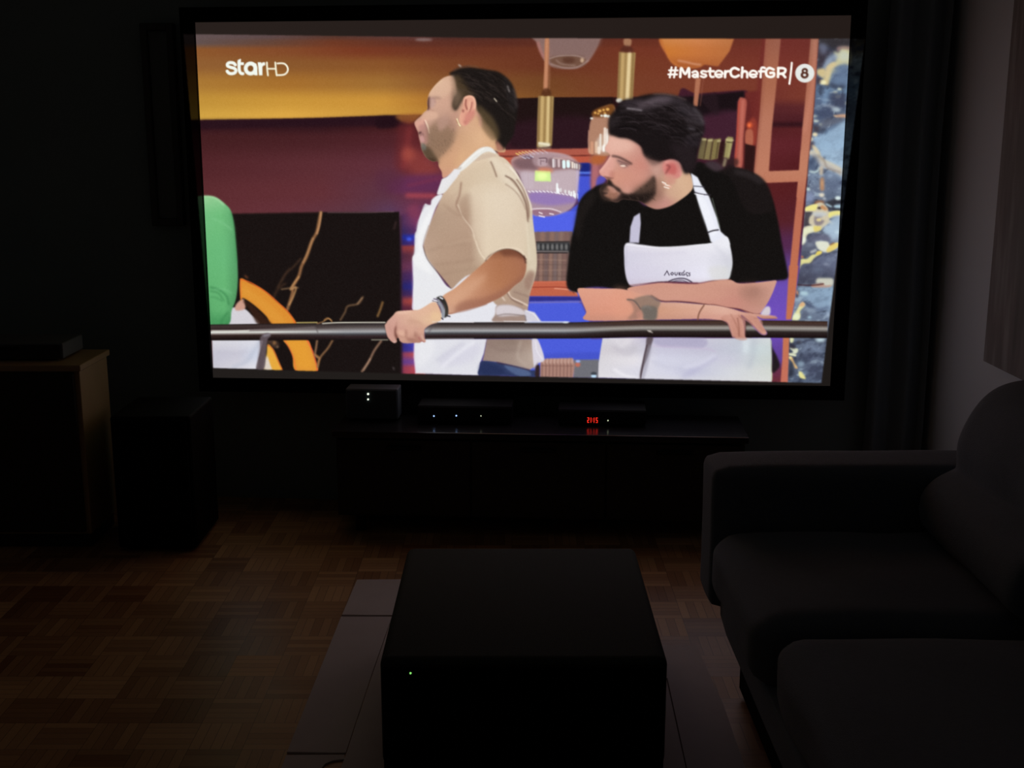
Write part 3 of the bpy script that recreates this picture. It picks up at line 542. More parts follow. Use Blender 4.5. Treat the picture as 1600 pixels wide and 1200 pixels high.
# forearm, wrist bands, hand on rail
AR = colgrid([(388,[(680,196,140,104),(760,150,90,60),(820,140,84,60)]),(410,[(680,206,150,114),(740,190,128,92),(780,176,112,76),(825,160,100,76)]),(440,[(680,212,158,120),(740,200,140,104),(780,182,118,80),(830,156,96,72)]),
  (465,[(680,214,158,124),(720,206,148,114),(770,180,118,86),(820,170,112,84)]),(490,[(640,206,160,140),(700,206,156,128),(740,180,122,100),(800,170,110,90)]),(540,[(600,206,160,140),(740,190,140,120)])])
AM = blur(fill(smooth(pts('D','630 482 655 450 700 425 760 410 820 425 858 455 870 480 868 540 845 590 800 625 740 680 640 730 560 755 480 775 410 790 385 720 380 690 400 670 450 640 520 580'))),.7); lay(AM, AR)
CLIP[0]=AM
P('D','720 410 840 420 870 470 800 450 740 450',(110,62,44),2.4,.7); P('D','480 720 640 690 760 630 860 560 860 620 740 700 480 790',(150,94,74),3,.6); P('D','700 480 820 470 860 520 780 600 640 620',(176,112,76),5,.5); P('D','420 690 540 600 640 560 560 660 440 740',(216,164,130),4,.5); S('D','510 575 530 570',1.6,(150,96,80),.8,.5)
CLIP[0]=None
S('D','632 478 655 450 700 422 760 408 820 425 870 470',1.4,(70,42,32),.8,.8); S('D','640 470 700 415 760 402 830 412 874 460',1.6,(236,216,192),.8,.8); S('D','858 450 868 490',2.4,(80,48,40),1,.8)
S('D','415 788 520 770 640 732',1.4,(150,90,70),.8,.7)
# hand
HN = colgrid([(484,[(600,214,160,140),(640,224,176,150),(690,222,176,142)]),(500,[(600,206,156,140),(630,214,164,142),(660,222,178,146),(700,230,190,146)]),(515,[(600,206,150,136),(625,206,152,134),(650,206,154,134),(690,216,168,136)]),
   (528,[(600,204,150,136),(630,206,154,132),(660,190,136,118),(690,190,140,120)]),(540,[(600,190,136,124),(640,190,138,118),(665,182,124,108)])])
HM = blur(fill(smooth(pts('J','860 320 920 330 960 400 990 480 1000 580 940 640 850 670 790 700 735 750 735 810 740 880 752 930 730 950 690 935 660 955 600 955 560 960 480 965 400 960 350 930 320 880 300 900 300 940 260 960 210 930 165 885 140 830 110 690 130 650 180 590 240 530 280 480 320 462 400 455 480 450 560 445 640 440 720 400 800 350'))),.6); lay(HM, HN)
CLIP[0]=HM
P('J','300 560 340 620 300 700 280 760 260 900 300 940 260 970 120 850 100 690 160 610 240 540',(206,150,136),3,.5)
P('J','265 740 290 690 296 800 320 870 312 930 280 880 262 830',(110,60,50),1.2,.85); P('J','430 760 470 770 450 850 480 900 430 870',(150,96,82),1.6,.6); P('J','580 780 620 840 600 870 570 850',(150,98,84),1.6,.6)
S('J','300 640 290 720 310 800 340 840 400 870',2,(170,116,100),1.4,.6); P('J','300 770 400 760 430 830 380 850 320 820',(226,176,150),1.8,.7); P('J','450 700 560 690 570 800 500 830 450 780',(216,164,140),2.4,.5); P('J','640 700 730 730 720 800 640 800',(212,158,134),2,.5)
P('J','480 880 560 890 620 920 560 955 480 930 460 900',(150,96,84),1.6,.6); P('J','480 590 620 610 740 680 640 660 500 640',(190,138,118),2.5,.55); P('J','850 480 960 480 970 560 860 600',(232,192,146),3,.7); P('J','320 470 520 455 500 480 340 500',(240,200,176),1.8,.6)
S('J','690 840 700 880 740 940',2,(230,190,170),1,.7); S('J','640 870 680 930 730 945',1.8,(150,60,70),1,.6); E('J',265,945,30,14,(226,190,184),1.2,.7); P('J','600 840 640 870 650 930 600 900',(176,118,102),1.6,.6)
S('J','160 660 200 720 230 800',3,(190,140,124),2,.4); P('J','560 890 690 900 690 950 560 960',(176,120,102),2,.5)
CLIP[0]=None
P('J','985 225 1030 250 1070 310 1100 400 1105 480 1090 540 1040 560 1050 470 1040 400 1000 330 950 280 915 255',(46,44,42),.7); P('J','920 270 960 290 1010 350 1045 430 1050 500 1040 560 1010 580 1000 500 980 410 930 330',(134,138,148),.8)
S('J','930 300 990 380 1030 480 1030 560',1.6,(160,166,176),.8,.7); S('J','880 270 940 285',1.8,(90,70,100),.6,.9); S('J','860 300 900 305 940 325',1.5,(90,70,80),.5,.95); S('J','880 292 930 305',1.2,(250,250,255),.4); S('J','975 248 1015 268',2,(240,240,250),.5); S('J','1000 570 1020 590',1.6,(50,40,60),.5); S('J','1085 535 1130 545',1.8,(50,40,50),.5); S('J','1030 350 1070 440 1080 520',2,(84,80,70),1,.6)
# second cook, black shirt
BS=(20,17,16)
P('G','190 130 150 150 110 180 80 230 62 330 40 420 25 540 20 660 75 690 110 668 200 662 340 680 420 640 860 630 900 640 1110 628 1168 615 1165 560 1140 440 1115 300 1085 190 1040 110 980 65 900 40 820 55 760 30 700 10 660 60 560 200 440 240 380 200 300 130',BS,1.3)
P('U','200 590 300 590 380 660 480 620 560 650 700 690 820 740 900 800 960 880 1000 1000 1010 1200 700 1200 500 800 300 700 150 650',(28,22,22),1.5,.8); P('U','540 680 700 700 820 760 900 820 860 860 700 780 560 740',(52,44,46),2.4,.6); P('U','180 590 300 580 400 650 380 680 300 700 200 640',(72,56,64),1.8,.75); P('G','60 330 90 230 150 160 170 200 110 300 80 420',(36,30,28),3,.6)
# his neck and face
RF = colgrid([(205,[(940,226,170,150),(1000,206,150,132),(1060,190,134,120)]),(235,[(930,226,166,150),(980,212,152,134),(1010,196,132,118),(1050,200,140,128),(1090,206,160,130)]),(258,[(930,226,156,142),(960,206,148,130),(1000,204,132,116),(1030,190,128,116),(1050,206,130,120),(1090,212,170,136)]),
  (275,[(935,212,142,128),(960,212,146,122),(1000,204,140,124),(1030,176,124,108),(1060,214,172,140),(1090,206,160,124)]),(300,[(940,170,120,96),(980,206,146,130),(1010,120,84,68),(1040,190,140,122),(1070,210,166,134)]),(330,[(940,130,90,74),(1000,160,110,90),(1040,196,134,120),(1080,190,140,112)])])
fm = blur(fill(smooth(pts('I','200 430 260 460 400 480 520 560 600 680 720 700 820 690 900 720 950 800 1000 830 1030 950 990 1020 900 1090 800 1150 680 1180 600 1160 550 1130 500 1100 340 1080 280 1110 200 1095 150 1080 120 1040 110 980 150 940 185 920 180 890 155 865 120 845 102 805 130 770 175 710 210 650 200 630 165 600 165 570 190 520 205 470'))),.7); lay(fm, RF)
CLIP[0]=fm
P('I','210 470 350 490 440 540 400 600 260 620 180 600',(230,176,156),4,.5); P('I','560 640 660 720 700 800 640 860 600 760',(190,150,134),4,.5)
P('I','105 800 170 720 230 660 260 700 240 800 200 870 150 860',(226,160,146),2.4,.6); S('I','120 800 180 720 215 670',2.5,(240,184,170),1.4,.6); P('I','150 855 200 862 245 868 240 880 190 880 150 868',(120,70,62),1,.75); P('I','200 820 250 800 255 860 215 866',(190,120,106),1.8,.6)
P('I','270 690 330 700 400 740 360 775 310 750',(150,110,104),1.5,.75); S('I','235 655 290 665 350 692 420 732',3.2,(66,42,40),1.3,.8); S('I','290 700 340 720 400 740',1.2,(90,60,58),.7,.7); E('I',338,752,28,12,(250,226,206),.9,.95); S('I','315 738 350 738 375 752',1.2,(100,66,62),.6,.8); S('I','310 765 360 770',1.2,(170,110,100),.8,.6)
P('I','260 800 420 790 560 800 560 900 460 1000 340 980 260 900',(208,138,118),5,.5)
P('I','185 885 210 890 240 940 300 975 340 1020 420 1030 520 970 600 900 640 850 665 900 665 1000 640 1060 580 1110 500 1130 300 1130 330 1080 310 1020 270 980 200 945 185 940 130 985 110 960',(44,32,28),1.8,.95)
P('I','440 1000 540 930 620 860 650 900 640 1000 560 1060 460 1050',(96,70,58),3.4,.65); P('I','190 975 230 972 280 1010 290 1050 250 1085 190 1090 150 1060 130 1050 190 1030',(150,100,80),1.6,.85); P('I','190 965 225 970 262 1010 240 1020 200 1000',(196,136,116),1.3,.7); P('I','110 980 170 960 200 1000 150 1010 120 1020',(84,60,50),1.6,.8); P('I','120 1010 185 1015 180 1030 130 1040',(40,28,26),1.2,.8)
P('I','110 1010 150 1050 200 1085 270 1075 310 1030 340 1040 330 1110 200 1120 110 1080',(40,28,26),2,.85)
P('I','330 1050 480 1030 640 1010 640 1060 560 1120 400 1110 330 1100',(30,22,20),3,.8); P('I','185 900 215 905 250 950 310 990 300 1010 240 970 190 940',(40,28,26),1.5,.8)
P('I','215 480 360 490 470 560 420 600 260 610 190 580',(232,184,166),5,.5); P('I','640 620 720 720 720 900 660 860 620 740',(206,160,144),4,.5)
P('I','700 860 760 850 800 900 840 880 1010 870 1020 950 960 1040 860 1110 720 1000 680 940',(216,176,140),4,.5); P('I','660 900 720 880 760 960 700 1080 620 1130 600 1100 660 1020',(150,104,88),4,.5); P('I','560 1130 700 1100 860 1080 760 1160 640 1176',(200,138,128),4,.5)
CLIP[0]=None
P('I','96 960 150 925 195 935 160 975 135 1010 150 1050 215 1085 200 1110 120 1080',(42,32,28),2,.85)
S('I','205 960 240 975 262 1005',3,(206,150,134),1.2,.6)
# ear and earrings
P('I','740 720 800 688 860 695 905 735 915 800 900 860 850 880 800 870 760 850 730 780',(212,130,120),1,1); S('I','760 715 820 692 880 715 910 780 905 840',3.2,(228,150,142),1.2,.8); P('I','780 740 840 730 870 780 850 840 790 830 760 790',(196,92,88),2,.85); S('I','770 745 800 760 775 800 760 830',2.2,(130,56,54),1.2,.8); P('I','740 850 820 840 860 870 840 930 780 930',(206,140,122),2.4,.8)
for q,c in [('724 912 760 928',(255,250,240)),('756 940 796 950',(255,246,236)),('744 960 790 974',(255,240,230)),('790 952 810 962',(240,170,150)),('732 925 750 940',(230,180,160))]: S('I',q,1.5,c,.45)
# his hair
HB_ = P('I','200 440 195 340 210 260 260 200 300 140 360 100 450 90 520 60 620 42 720 42 820 55 920 85 1000 125 1060 180 1110 240 1135 320 1140 420 1110 480 1090 560 1070 640 1060 720 1040 790 960 830 930 800 900 720 840 690 760 690 700 715 640 700 580 680 540 640 510 560 440 510 380 485 300 475 240 455',(26,20,21),1.9)
P('I','300 150 380 105 500 90 560 110 700 60 860 70 960 110 900 140 760 150 660 180 560 200 460 200 380 180',(58,48,54),3,.8); P('I','560 110 680 70 820 75 800 110 700 140 600 170 500 180 480 150',(96,82,90),3.4,.75); S('I','380 186 440 192 520 204',2.6,(150,140,146),1.2,.85); S('I','640 46 740 44 860 66 960 100',1.6,(110,90,84),1.2,.6)
P('I','880 150 960 140 1040 180 1100 260 1125 340 1060 330 960 260 860 220',(56,48,54),4,.75); S('I','1040 190 1100 260 1130 340',4,(84,76,82),2,.7); S('I','960 300 1060 330 1120 340',4,(70,62,68),2.4,.6); S('I','985 380 1040 390',4.5,(96,88,96),1.8,.7); S('I','980 460 1060 440 1120 430',4,(84,74,80),2,.6); P('I','950 480 1100 470 1090 560 980 560',(48,40,46),3,.6); P('I','200 300 240 260 320 290 280 350 210 380',(46,38,40),3,.7); P('I','800 540 1000 560 1060 640 1040 780 960 820 900 720',(42,32,36),4,.6); S('I','560 160 700 190 900 200',3,(36,28,30),2,.5)
CLIP[0] = HB_
for i in range(110):
    a_ = rh.rand(); x_ = 240+800*a_; y_ = 110+rh.rand()*330+max(0, a_-.5)*400*rh.rand(); L_ = 50+rh.rand()*80
    S('I',f'{x_:.0f} {y_:.0f} {x_+L_:.0f} {y_+L_*(-.12+.3*a_):.0f} {x_+L_*1.8:.0f} {y_+L_*(.1+.9*a_):.0f}',1.1,[(58,48,52),(10,7,8),(84,72,78),(44,35,37)][i%4],.7,.38)
CLIP[0] = None
for i in range(80):
    x_ = 330+rh.rand()*320; y_ = 880+rh.rand()*200
    if y_ < 1060-(x_-330)*.55: continue
    S('I',f'{x_:.0f} {y_:.0f} {x_+8:.0f} {y_+14:.0f}',.9,[(28,20,18),(100,74,62)][i%2],.5,.4)
P('I','560 640 640 690 720 710 640 750 580 700',(90,64,58),2.6,.6)
# second apron: straps, bib
P('G','345 430 350 350 368 295 400 275 404 330 395 432',(190,186,210),.8,1,False); P('G','665 68 700 90 720 130 760 190 800 300 820 372 850 400 870 440 790 440 768 425 745 340 710 240 680 150',(226,228,240),.8,1,False)
P('G','700 200 740 210 790 340 800 380 760 380',(236,238,246),1.5,.7)
S('G','680 136 735 140',1.3,(60,56,70),.5); S('G','684 168 720 178 765 182',1.6,(60,54,66),.6); S('G','684 176 730 184',1.1,(250,250,255),.4); S('G','752 378 780 368 808 364',2,(40,36,44),.6); S('G','776 200 800 290 815 350',1.2,(150,170,150),.7,.6)
BB = colgrid([(380,[(975,216,212,226),(1040,222,218,228),(1140,230,230,238)]),(405,[(975,206,202,220),(1040,216,212,226),(1100,222,220,232),(1145,206,206,216)]),(430,[(975,206,200,220),(1040,212,208,224),(1100,226,224,238),(1145,206,210,214)]),(446,[(975,200,190,210),(1145,216,206,214)])])
lay(blur(fill(smooth(pts('G','325 436 400 440 500 452 600 450 700 440 770 432 850 398 872 460 882 530 875 580 855 625 780 628 700 640 600 632 480 636 380 655 345 650 325 600 318 520'))),.7), BB)
S('G','330 440 480 455 620 450 770 436',1.2,(246,246,250),.6,.8); S('G','330 450 330 500 326 560',1.5,(180,176,196),1,.5); S('G','335 490 500 490 640 480',3,(196,190,212),2.5,.4); S('G','790 450 840 500 860 580',4,(200,200,212),2.5,.5); P('G','760 560 860 560 850 620 780 622',(214,212,210),3,.6)
TX=(40,30,50)
for q in ['527 600 541 578','541 578 552 600','562 590 568 586 574 592 568 599 561 594 562 589','582 586 583 598 592 598 594 587','603 586 604 600','612 587 604 593 613 600','628 588 620 588 618 596 625 600 630 594 632 600','650 588 641 588 639 597 648 600 646 606','628 582 632 577','660 588 655 592 660 598 656 604']: S('G',q,1.25,TX,.35,.9)
S('G','550 632 575 622 610 616 640 620 670 636',1.6,TX,.5,.95); S('G','566 636 590 628 620 626 650 638',1.1,TX,.5,.8); S('G','540 636 600 640 700 640',1.6,(110,40,50),.8,.6)
# crossed arms
BA = colgrid([(438,[(880,222,150,130),(980,196,130,110),(1060,206,144,124),(1150,206,148,126),(1220,206,150,130)]),(455,[(880,216,146,122),(940,220,150,126),(1000,206,146,126),(1080,206,146,126),(1150,200,138,120),(1180,176,124,108),(1215,210,154,136)]),
  (472,[(880,216,144,122),(980,206,150,130),(1060,206,144,126),(1150,200,134,118),(1190,190,136,118),(1215,206,150,134)]),(490,[(900,216,146,122),(1160,196,136,120),(1215,204,146,132)])])
lay(blur(fill(smooth(pts('K','115 190 140 165 250 145 400 125 500 128 620 132 750 132 860 112 960 100 1040 100 1110 130 1250 125 1380 110 1445 105 1440 140 1410 220 1370 300 1310 390 1280 405 1200 395 1120 360 1000 345 900 325 820 318 700 300 560 290 420 288 340 250 240 240 160 215'))),.6), BA)
P('K','1150 160 1280 160 1260 280 1180 280 1120 220',(166,116,100),6,.55); S('K','150 175 260 150 400 135 520 138',2.5,(222,160,140),1.8,.5); P('K','420 200 800 190 1000 220 900 290 600 270 440 270',(208,148,126),6,.5)
S('K','330 240 420 286 560 290 700 302 820 318',1.5,(90,40,34),.7,.85); S('K','820 318 900 322 1000 344 1120 360 1240 400 1300 402',1.3,(110,54,46),.6,.85); S('K','130 150 300 130 420 120 520 122 640 130 750 130',1.6,(120,60,60),.8,.7); S('K','750 130 860 108 1000 96 1040 100',1.2,(180,110,96),.8,.7)
FA = colgrid([(450,[(880,222,152,126),(960,222,154,128),(1060,206,150,128)]),(470,[(880,214,146,122),(960,224,150,124),(1020,206,152,130),(1100,222,174,150),(1150,222,170,148)]),(485,[(880,210,140,114),(960,220,146,120),(1030,206,148,120),(1080,214,158,134),(1130,220,168,148),(1200,200,140,120)]),(500,[(880,206,136,112),(1060,200,144,122),(1120,212,150,134),(1200,190,128,108)]),(530,[(1100,190,128,108),(1200,190,128,108)])])
lay(blur(fill(smooth(pts('G','75 672 130 668 210 670 300 672 380 690 450 712 500 738 600 742 720 752 800 758 880 775 930 790 990 800 1060 806 1110 818 1110 826 1040 826 1010 815 1030 850 1056 890 1050 908 1030 900 1000 870 960 830 925 808 940 860 945 930 950 940 920 938 890 920 880 900 860 850 830 838 760 828 690 828 480 832 130 836 120 790 95 730'))),.6), FA)
P('K','0 190 120 200 180 260 160 400 60 440 0 440',(224,150,122),5,.6)
# hand detail
for q,w,c,a in [('1040 410 1070 460 1100 530 1110 600',2.2,(150,90,72),.8),('1110 420 1160 470 1172 560 1168 610',2,(140,84,66),.8),('1150 440 1220 480 1280 550 1320 580',1.6,(140,84,68),.7),('1210 400 1290 450 1330 530',1.6,(220,160,140),.6),('960 440 1010 490 1040 570 1060 610',1.6,(160,100,82),.7),('1250 410 1330 415 1440 425',2,(214,156,136),.6),('1250 440 1350 448 1440 445',1.2,(120,70,56),.6)]: S('K',q,w,c,.8,a)
P('K','980 400 1080 400 1100 430 1000 440',(224,170,150),3,.5); P('K','770 380 960 420 1000 450 800 460',(206,146,128),4,.4); E('K',1335,572,20,12,(226,180,170),1,.7); P('K','1110 600 1165 590 1180 625 1130 635',(176,112,96),1.6,.7); E('K',1165,628,16,8,(130,70,84),.9,.7)
# tattoo and wrist cord
P('K','110 275 160 275 200 310 240 370 220 440 120 450 170 380 150 310',(150,110,96),1.6,.7); P('K','180 265 320 236 400 280 410 310 380 380 370 455 265 455 250 400 230 340 190 300',(134,112,98),1.2,.8); P('K','240 345 300 330 380 350 365 450 270 452 255 400',(104,98,92),1.6,.85); S('K','115 275 165 280 200 310 235 360',2,(84,78,76),.8,.85); P('K','200 390 240 380 255 430 210 440',(190,130,112),1.4,.7); S('K','240 260 320 245 360 262',2,(150,124,108),1.2,.6); S('K','250 350 290 335 330 360',2,(130,126,120),1.2,.6)
S('K','800 325 770 370 752 410 745 455',2.2,(130,82,64),.6,.95)
# purple jacket sliver, white cloth tip
P('K','1310 395 1350 340 1390 345 1385 410 1320 412',(206,196,204),1)
# second apron below the rail
LA = colgrid([(528,[(935,206,204,212),(980,214,208,216),(1010,190,184,206),(1090,176,172,196),(1105,196,194,210),(1160,190,194,206),(1205,206,212,212)]),(545,[(935,206,200,206),(990,200,196,206),(1030,196,194,214),(1100,190,188,208),(1150,190,194,208),(1180,196,208,212),(1205,196,206,206)]),
  (562,[(935,210,206,212),(990,222,218,224),(1030,206,206,224),(1090,200,200,218),(1140,196,196,212),(1180,196,204,206),(1205,196,204,200)]),(580,[(935,214,210,216),(990,212,210,222),(1050,206,206,224),(1080,190,190,214),(1140,206,208,216),(1205,206,210,204)]),(596,[(935,224,220,224),(1000,214,212,222),(1100,206,206,216),(1205,212,214,210)])])
lay(blur(fill((pts('G','205 928 340 925 640 928 900 928 1080 925 1086 1000 1088 1080 1086 1156 700 1148 400 1140 182 1134 184 1060 196 980'))),.7), LA)
P('K','370 620 790 620 800 700 600 700 400 690',(170,164,194),1.6,.8); S('K','340 690 560 700 820 715 900 740',1.6,(200,170,206),1.5,.5)
S('K','620 960 760 880 900 790',8,(178,176,206),3,.55); S('K','620 880 760 850 900 770',4,(222,222,236),2.5,.6); S('K','340 830 480 880 640 900',5,(186,186,206),3,.45); S('K','1160 640 1170 740 1190 640',6,(222,232,236),2.5,.5); S('K','1250 650 1240 760 1200 880',6,(176,182,194),3.4,.6); S('K','0 900 90 950 200 980',3.4,(246,244,248),1.8,.6); S('K','0 700 120 760 180 700',6,(184,178,190),3.4,.5); S('K','20 640 60 690 130 640',5,(226,222,228),2.5,.5)
S('K','1398 640 1405 780 1405 990',1.6,(206,226,170),.7,.7)
P('K','290 615 345 612 330 680 300 780 262 880 232 985 228 930 258 800 280 700',(84,70,76),.9,.9); S('K','290 680 262 800 236 980',1.4,(50,30,40),.6,.8); P('K','300 700 330 700 300 860 262 980 240 985',(150,146,164),1.6,.6)
P('K','1400 620 1410 700 1450 780 1475 850 1465 890 1410 925 1408 780',(34,26,30),1.2)
S('K','100 985 300 988 600 995 1000 1003 1400 1008',1.2,(250,250,252),.6,.7)
# the handrail
RL = [(Y, y) for Y, y in []]
xs = np.arange(PW) + X0; ys = np.arange(PH) + Y0
top = np.interp(xs, [330,480,620,700,900,1000,1180,1292],[507,505,503.5,503.5,503.5,500.5,500.3,502])
bot = np.interp(xs, [330,480,620,700,900,1000,1180,1292],[532,531.5,531,529.5,529,526.8,527.5,528.5])
v = (ys[:, None]+.5 - top[None])/(bot-top)[None]
def rail(stops):
    st = np.array(stops, float); return np.stack([np.interp(v, st[:, 0], st[:, j]) for j in (1,2,3)], -1)
ra = rail([(0,34,26,26),(.12,64,50,48),(.3,50,36,36),(.42,150,140,134),(.5,222,226,218),(.58,150,140,136),(.68,54,38,34),(.85,34,22,20),(1,24,16,16)])
rb = rail([(0,40,32,32),(.1,52,44,44),(.28,90,80,78),(.42,134,130,132),(.52,164,164,166),(.6,110,112,118),(.68,64,62,66),(.8,50,34,36),(1,24,18,18)])
rc = rail([(0,52,36,30),(.12,70,48,40),(.25,66,50,46),(.36,130,120,112),(.45,156,150,144),(.55,110,104,100),(.66,44,36,34),(.85,34,22,22),(1,22,14,14)])
w1 = np.clip((xs-420)/120, 0, 1)[None,:,None]; w2 = np.clip((xs-880)/80, 0, 1)[None,:,None]
rm = np.clip(v*(bot-top)[None]+.5, 0, 1)*np.clip((1-v)*(bot-top)[None]+.5, 0, 1)
rm[:, xs > 1292] = 0; rm[:, xs < 328] = 0
rm = rm*(1-HM)*(1-blur(fill(smooth(pts('K','960 440 1010 490 1040 570 1060 615 1130 640 1185 630 1168 600 1172 480 1160 460 1200 480 1260 540 1310 585 1350 590 1362 570 1330 520 1310 455 1440 448 1440 425 1250 400'))),.6))
lay(blur(rm, .5), (ra*(1-w1)+rb*w1)*(1-w2)+rc*w2)
P('K','960 440 1010 490 1040 570 1060 612 1130 640 1185 630 1168 600 1172 480 1160 460 1200 480 1260 540 1310 585 1350 590 1362 570 1330 520 1310 455 1200 420 1000 410',(200,138,120),.7,.55)
for q,w,c,a in [('1100 440 1112 520 1115 600',2,(150,92,76),.7),('1020 470 1060 600',3,(206,148,128),.6),('1140 460 1150 540 1150 600',3,(206,148,130),.6),('1230 470 1290 540 1340 575',3,(206,146,128),.6),('1175 480 1172 600',1.2,(60,36,30),.6)]: S('K',q,w,c,.8,a)
S('V','770 114 920 112',1.5,(236,214,120),.5,.9); S('V','960 120 1060 114 1250 112 1420 112',1.6,(236,232,212),.5,.95); S('V','1320 240 1440 240',1.3,(200,196,170),.6,.85); S('V','920 120 960 108 990 90 1010 85 1030 108',1.4,(196,140,80),.6,.8); S('V','910 150 925 185',2,(90,84,84),.8,.7); S('V','150 176 300 176 420 172',1.8,(236,238,226),.5,.7); S('V','420 172 540 165 700 160 900 150',2.4,(150,140,140),1.2,.6)
P('V','500 235 520 200 560 190 580 210 555 240 545 330 530 452 472 452 500 330',(96,82,88),.9,.92); S('V','530 210 570 200',3,(150,146,156),1.2,.7); S('V','515 250 490 350 478 440',2,(140,124,130),1,.5)
S('J','800 800 860 700 960 640',2.5,(84,74,78),1.2,.5); S('J','950 632 1100 632 1500 634',1.4,(246,240,244),.5,.8); S('D','320 836 500 834 1125 836',1,(220,220,226),.6,.6); S('R','0 788 290 788',1.3,(220,232,246),.6,.85)
S('D','740 832 1120 836',1.1,(236,240,250),.5,.6); E('G',12,846,14,4,(220,230,236),.7,.8); E('K',316,556,16,8,(200,190,180),.9,.9); S('K','295 550 340 570',1.4,(214,206,196),.6,.8)
S('J','760 892 1100 892 1500 892',1.2,(240,236,240),.6,.5)
# channel name, top left
LW=(236,242,232)
def word(c, strokes, w, col=LW): 
    for q in strokes: S(c, q, w, col, .42)
word('P',['340 262 300 226 225 222 190 250 195 285 250 310 320 330 352 370 330 415 270 432 215 420 185 385'],4.9)
word('P',['414 190 414 330 425 390 450 425 485 432'],4.9); P('P','380 215 432 145 450 150 446 215 505 215 505 268 440 268 400 280',LW,.4,1,False)
E('P',635,333,131,134,LW,.5); E('P',634,334,56,60,(128,78,34),.5); P('P','700 230 745 240 762 330 770 465 715 465 690 440',LW,.4,1,False)
P('P','770 212 840 212 845 235 870 214 915 212 915 270 880 278 860 305 862 465 795 465 785 330',LW,.4,1,False)
word('P',['948 218 954 340 968 466','1110 218 1120 340 1136 466'],2.6,(244,242,214)); word('P',['968 338 1110 338'],2.4,(244,242,214))
word('P',['1150 236 1230 232 1290 245 1335 290 1352 350 1335 405 1290 445 1230 458 1160 460'],2.6,(244,242,220))
# hashtag, top right
W2=(250,244,236)
def wq(strokes, w=2.9): word('Q', strokes, w*1.3, W2)
wq(['92 130 74 230','134 130 116 230'],2.4); wq(['68 160 152 160','60 200 145 200'],2.4)
wq(['178 226 188 138 228 196 264 138 268 226'],3.1)
wq(['300 180 330 168 352 184 354 226','352 202 318 202 302 216 326 228 352 214'],2.7)
wq(['440 172 405 166 388 178 400 194 432 202 438 216 414 228 384 218'],2.6)
wq(['478 140 476 200 488 224 512 224','460 168 514 168'],2.8)
wq(['528 200 598 198 590 172 556 164 530 186 534 214 562 228 594 220'],2.6)
wq(['628 168 626 228','628 192 642 172 668 168'],3)
wq(['762 152 722 136 690 152 682 182 694 214 728 226 764 210'],3.1)
wq(['800 132 794 228','796 188 820 168 846 182 848 228'],3)
wq(['872 200 942 198 934 172 900 164 874 186 878 214 906 228 938 220'],2.6)
wq(['1024 136 1000 132 986 150 982 228','966 170 1018 170'],2.8)
wq(['1112 152 1072 136 1044 152 1036 182 1046 214 1080 226 1112 216 1114 186 1080 186'],3)
wq(['1156 226 1160 138','1158 138 1205 138 1230 152 1222 180 1196 192 1160 194','1200 194 1228 228'],3.1)
wq(['1294 84 1284 190 1270 294'],2.4)
E('Q',1424,188,96,94,(224,226,222),.5); E('Q',1424,164,32,28,(88,48,36),.5); E('Q',1422,206,40,36,(88,48,36),.5); E('Q',1424,166,12,9,(224,226,222),.4); E('Q',1422,206,16,13,(224,226,222),.4)
E('A',1640,0,1,1,(0,0,0),.3,0); E('C',360,10,70,11,(150,130,130),1.5,.7)
# ---- what reaches the cloth: picture area, margins with their dim light painted in ----
LUM = PIC.mean(2, keepdims=True); PIC = LUM + .89*(PIC-LUM); PIC = PIC*1.03
PIC += np.random.RandomState(4).normal(0, 2.0, (PH, PW, 1))
IM = blur(fill(pts('Z','286 53 306 53.5 640 57.5 790 59.5 1060 60.3 1352 60.5 1307 412 1283.3 598.5 1200 596.5 934 590.5 750 586.5 640 584 332 575.5')), .7)[..., None]
gy = np.clip((np.arange(PH)+Y0-30)/560, 0, 1)[:, None, None]; gx = np.clip((np.arange(PW)+X0-300)/1000, 0, 1)[None, :, None]
MG = np.array([40,32,29.])*(1-gy) + np.array([34,30,28.])*gy + np.zeros((PH, PW, 1)) - 4*gx
PIC = np.clip(PIC*IM + MG*(1-IM), 0, 255)
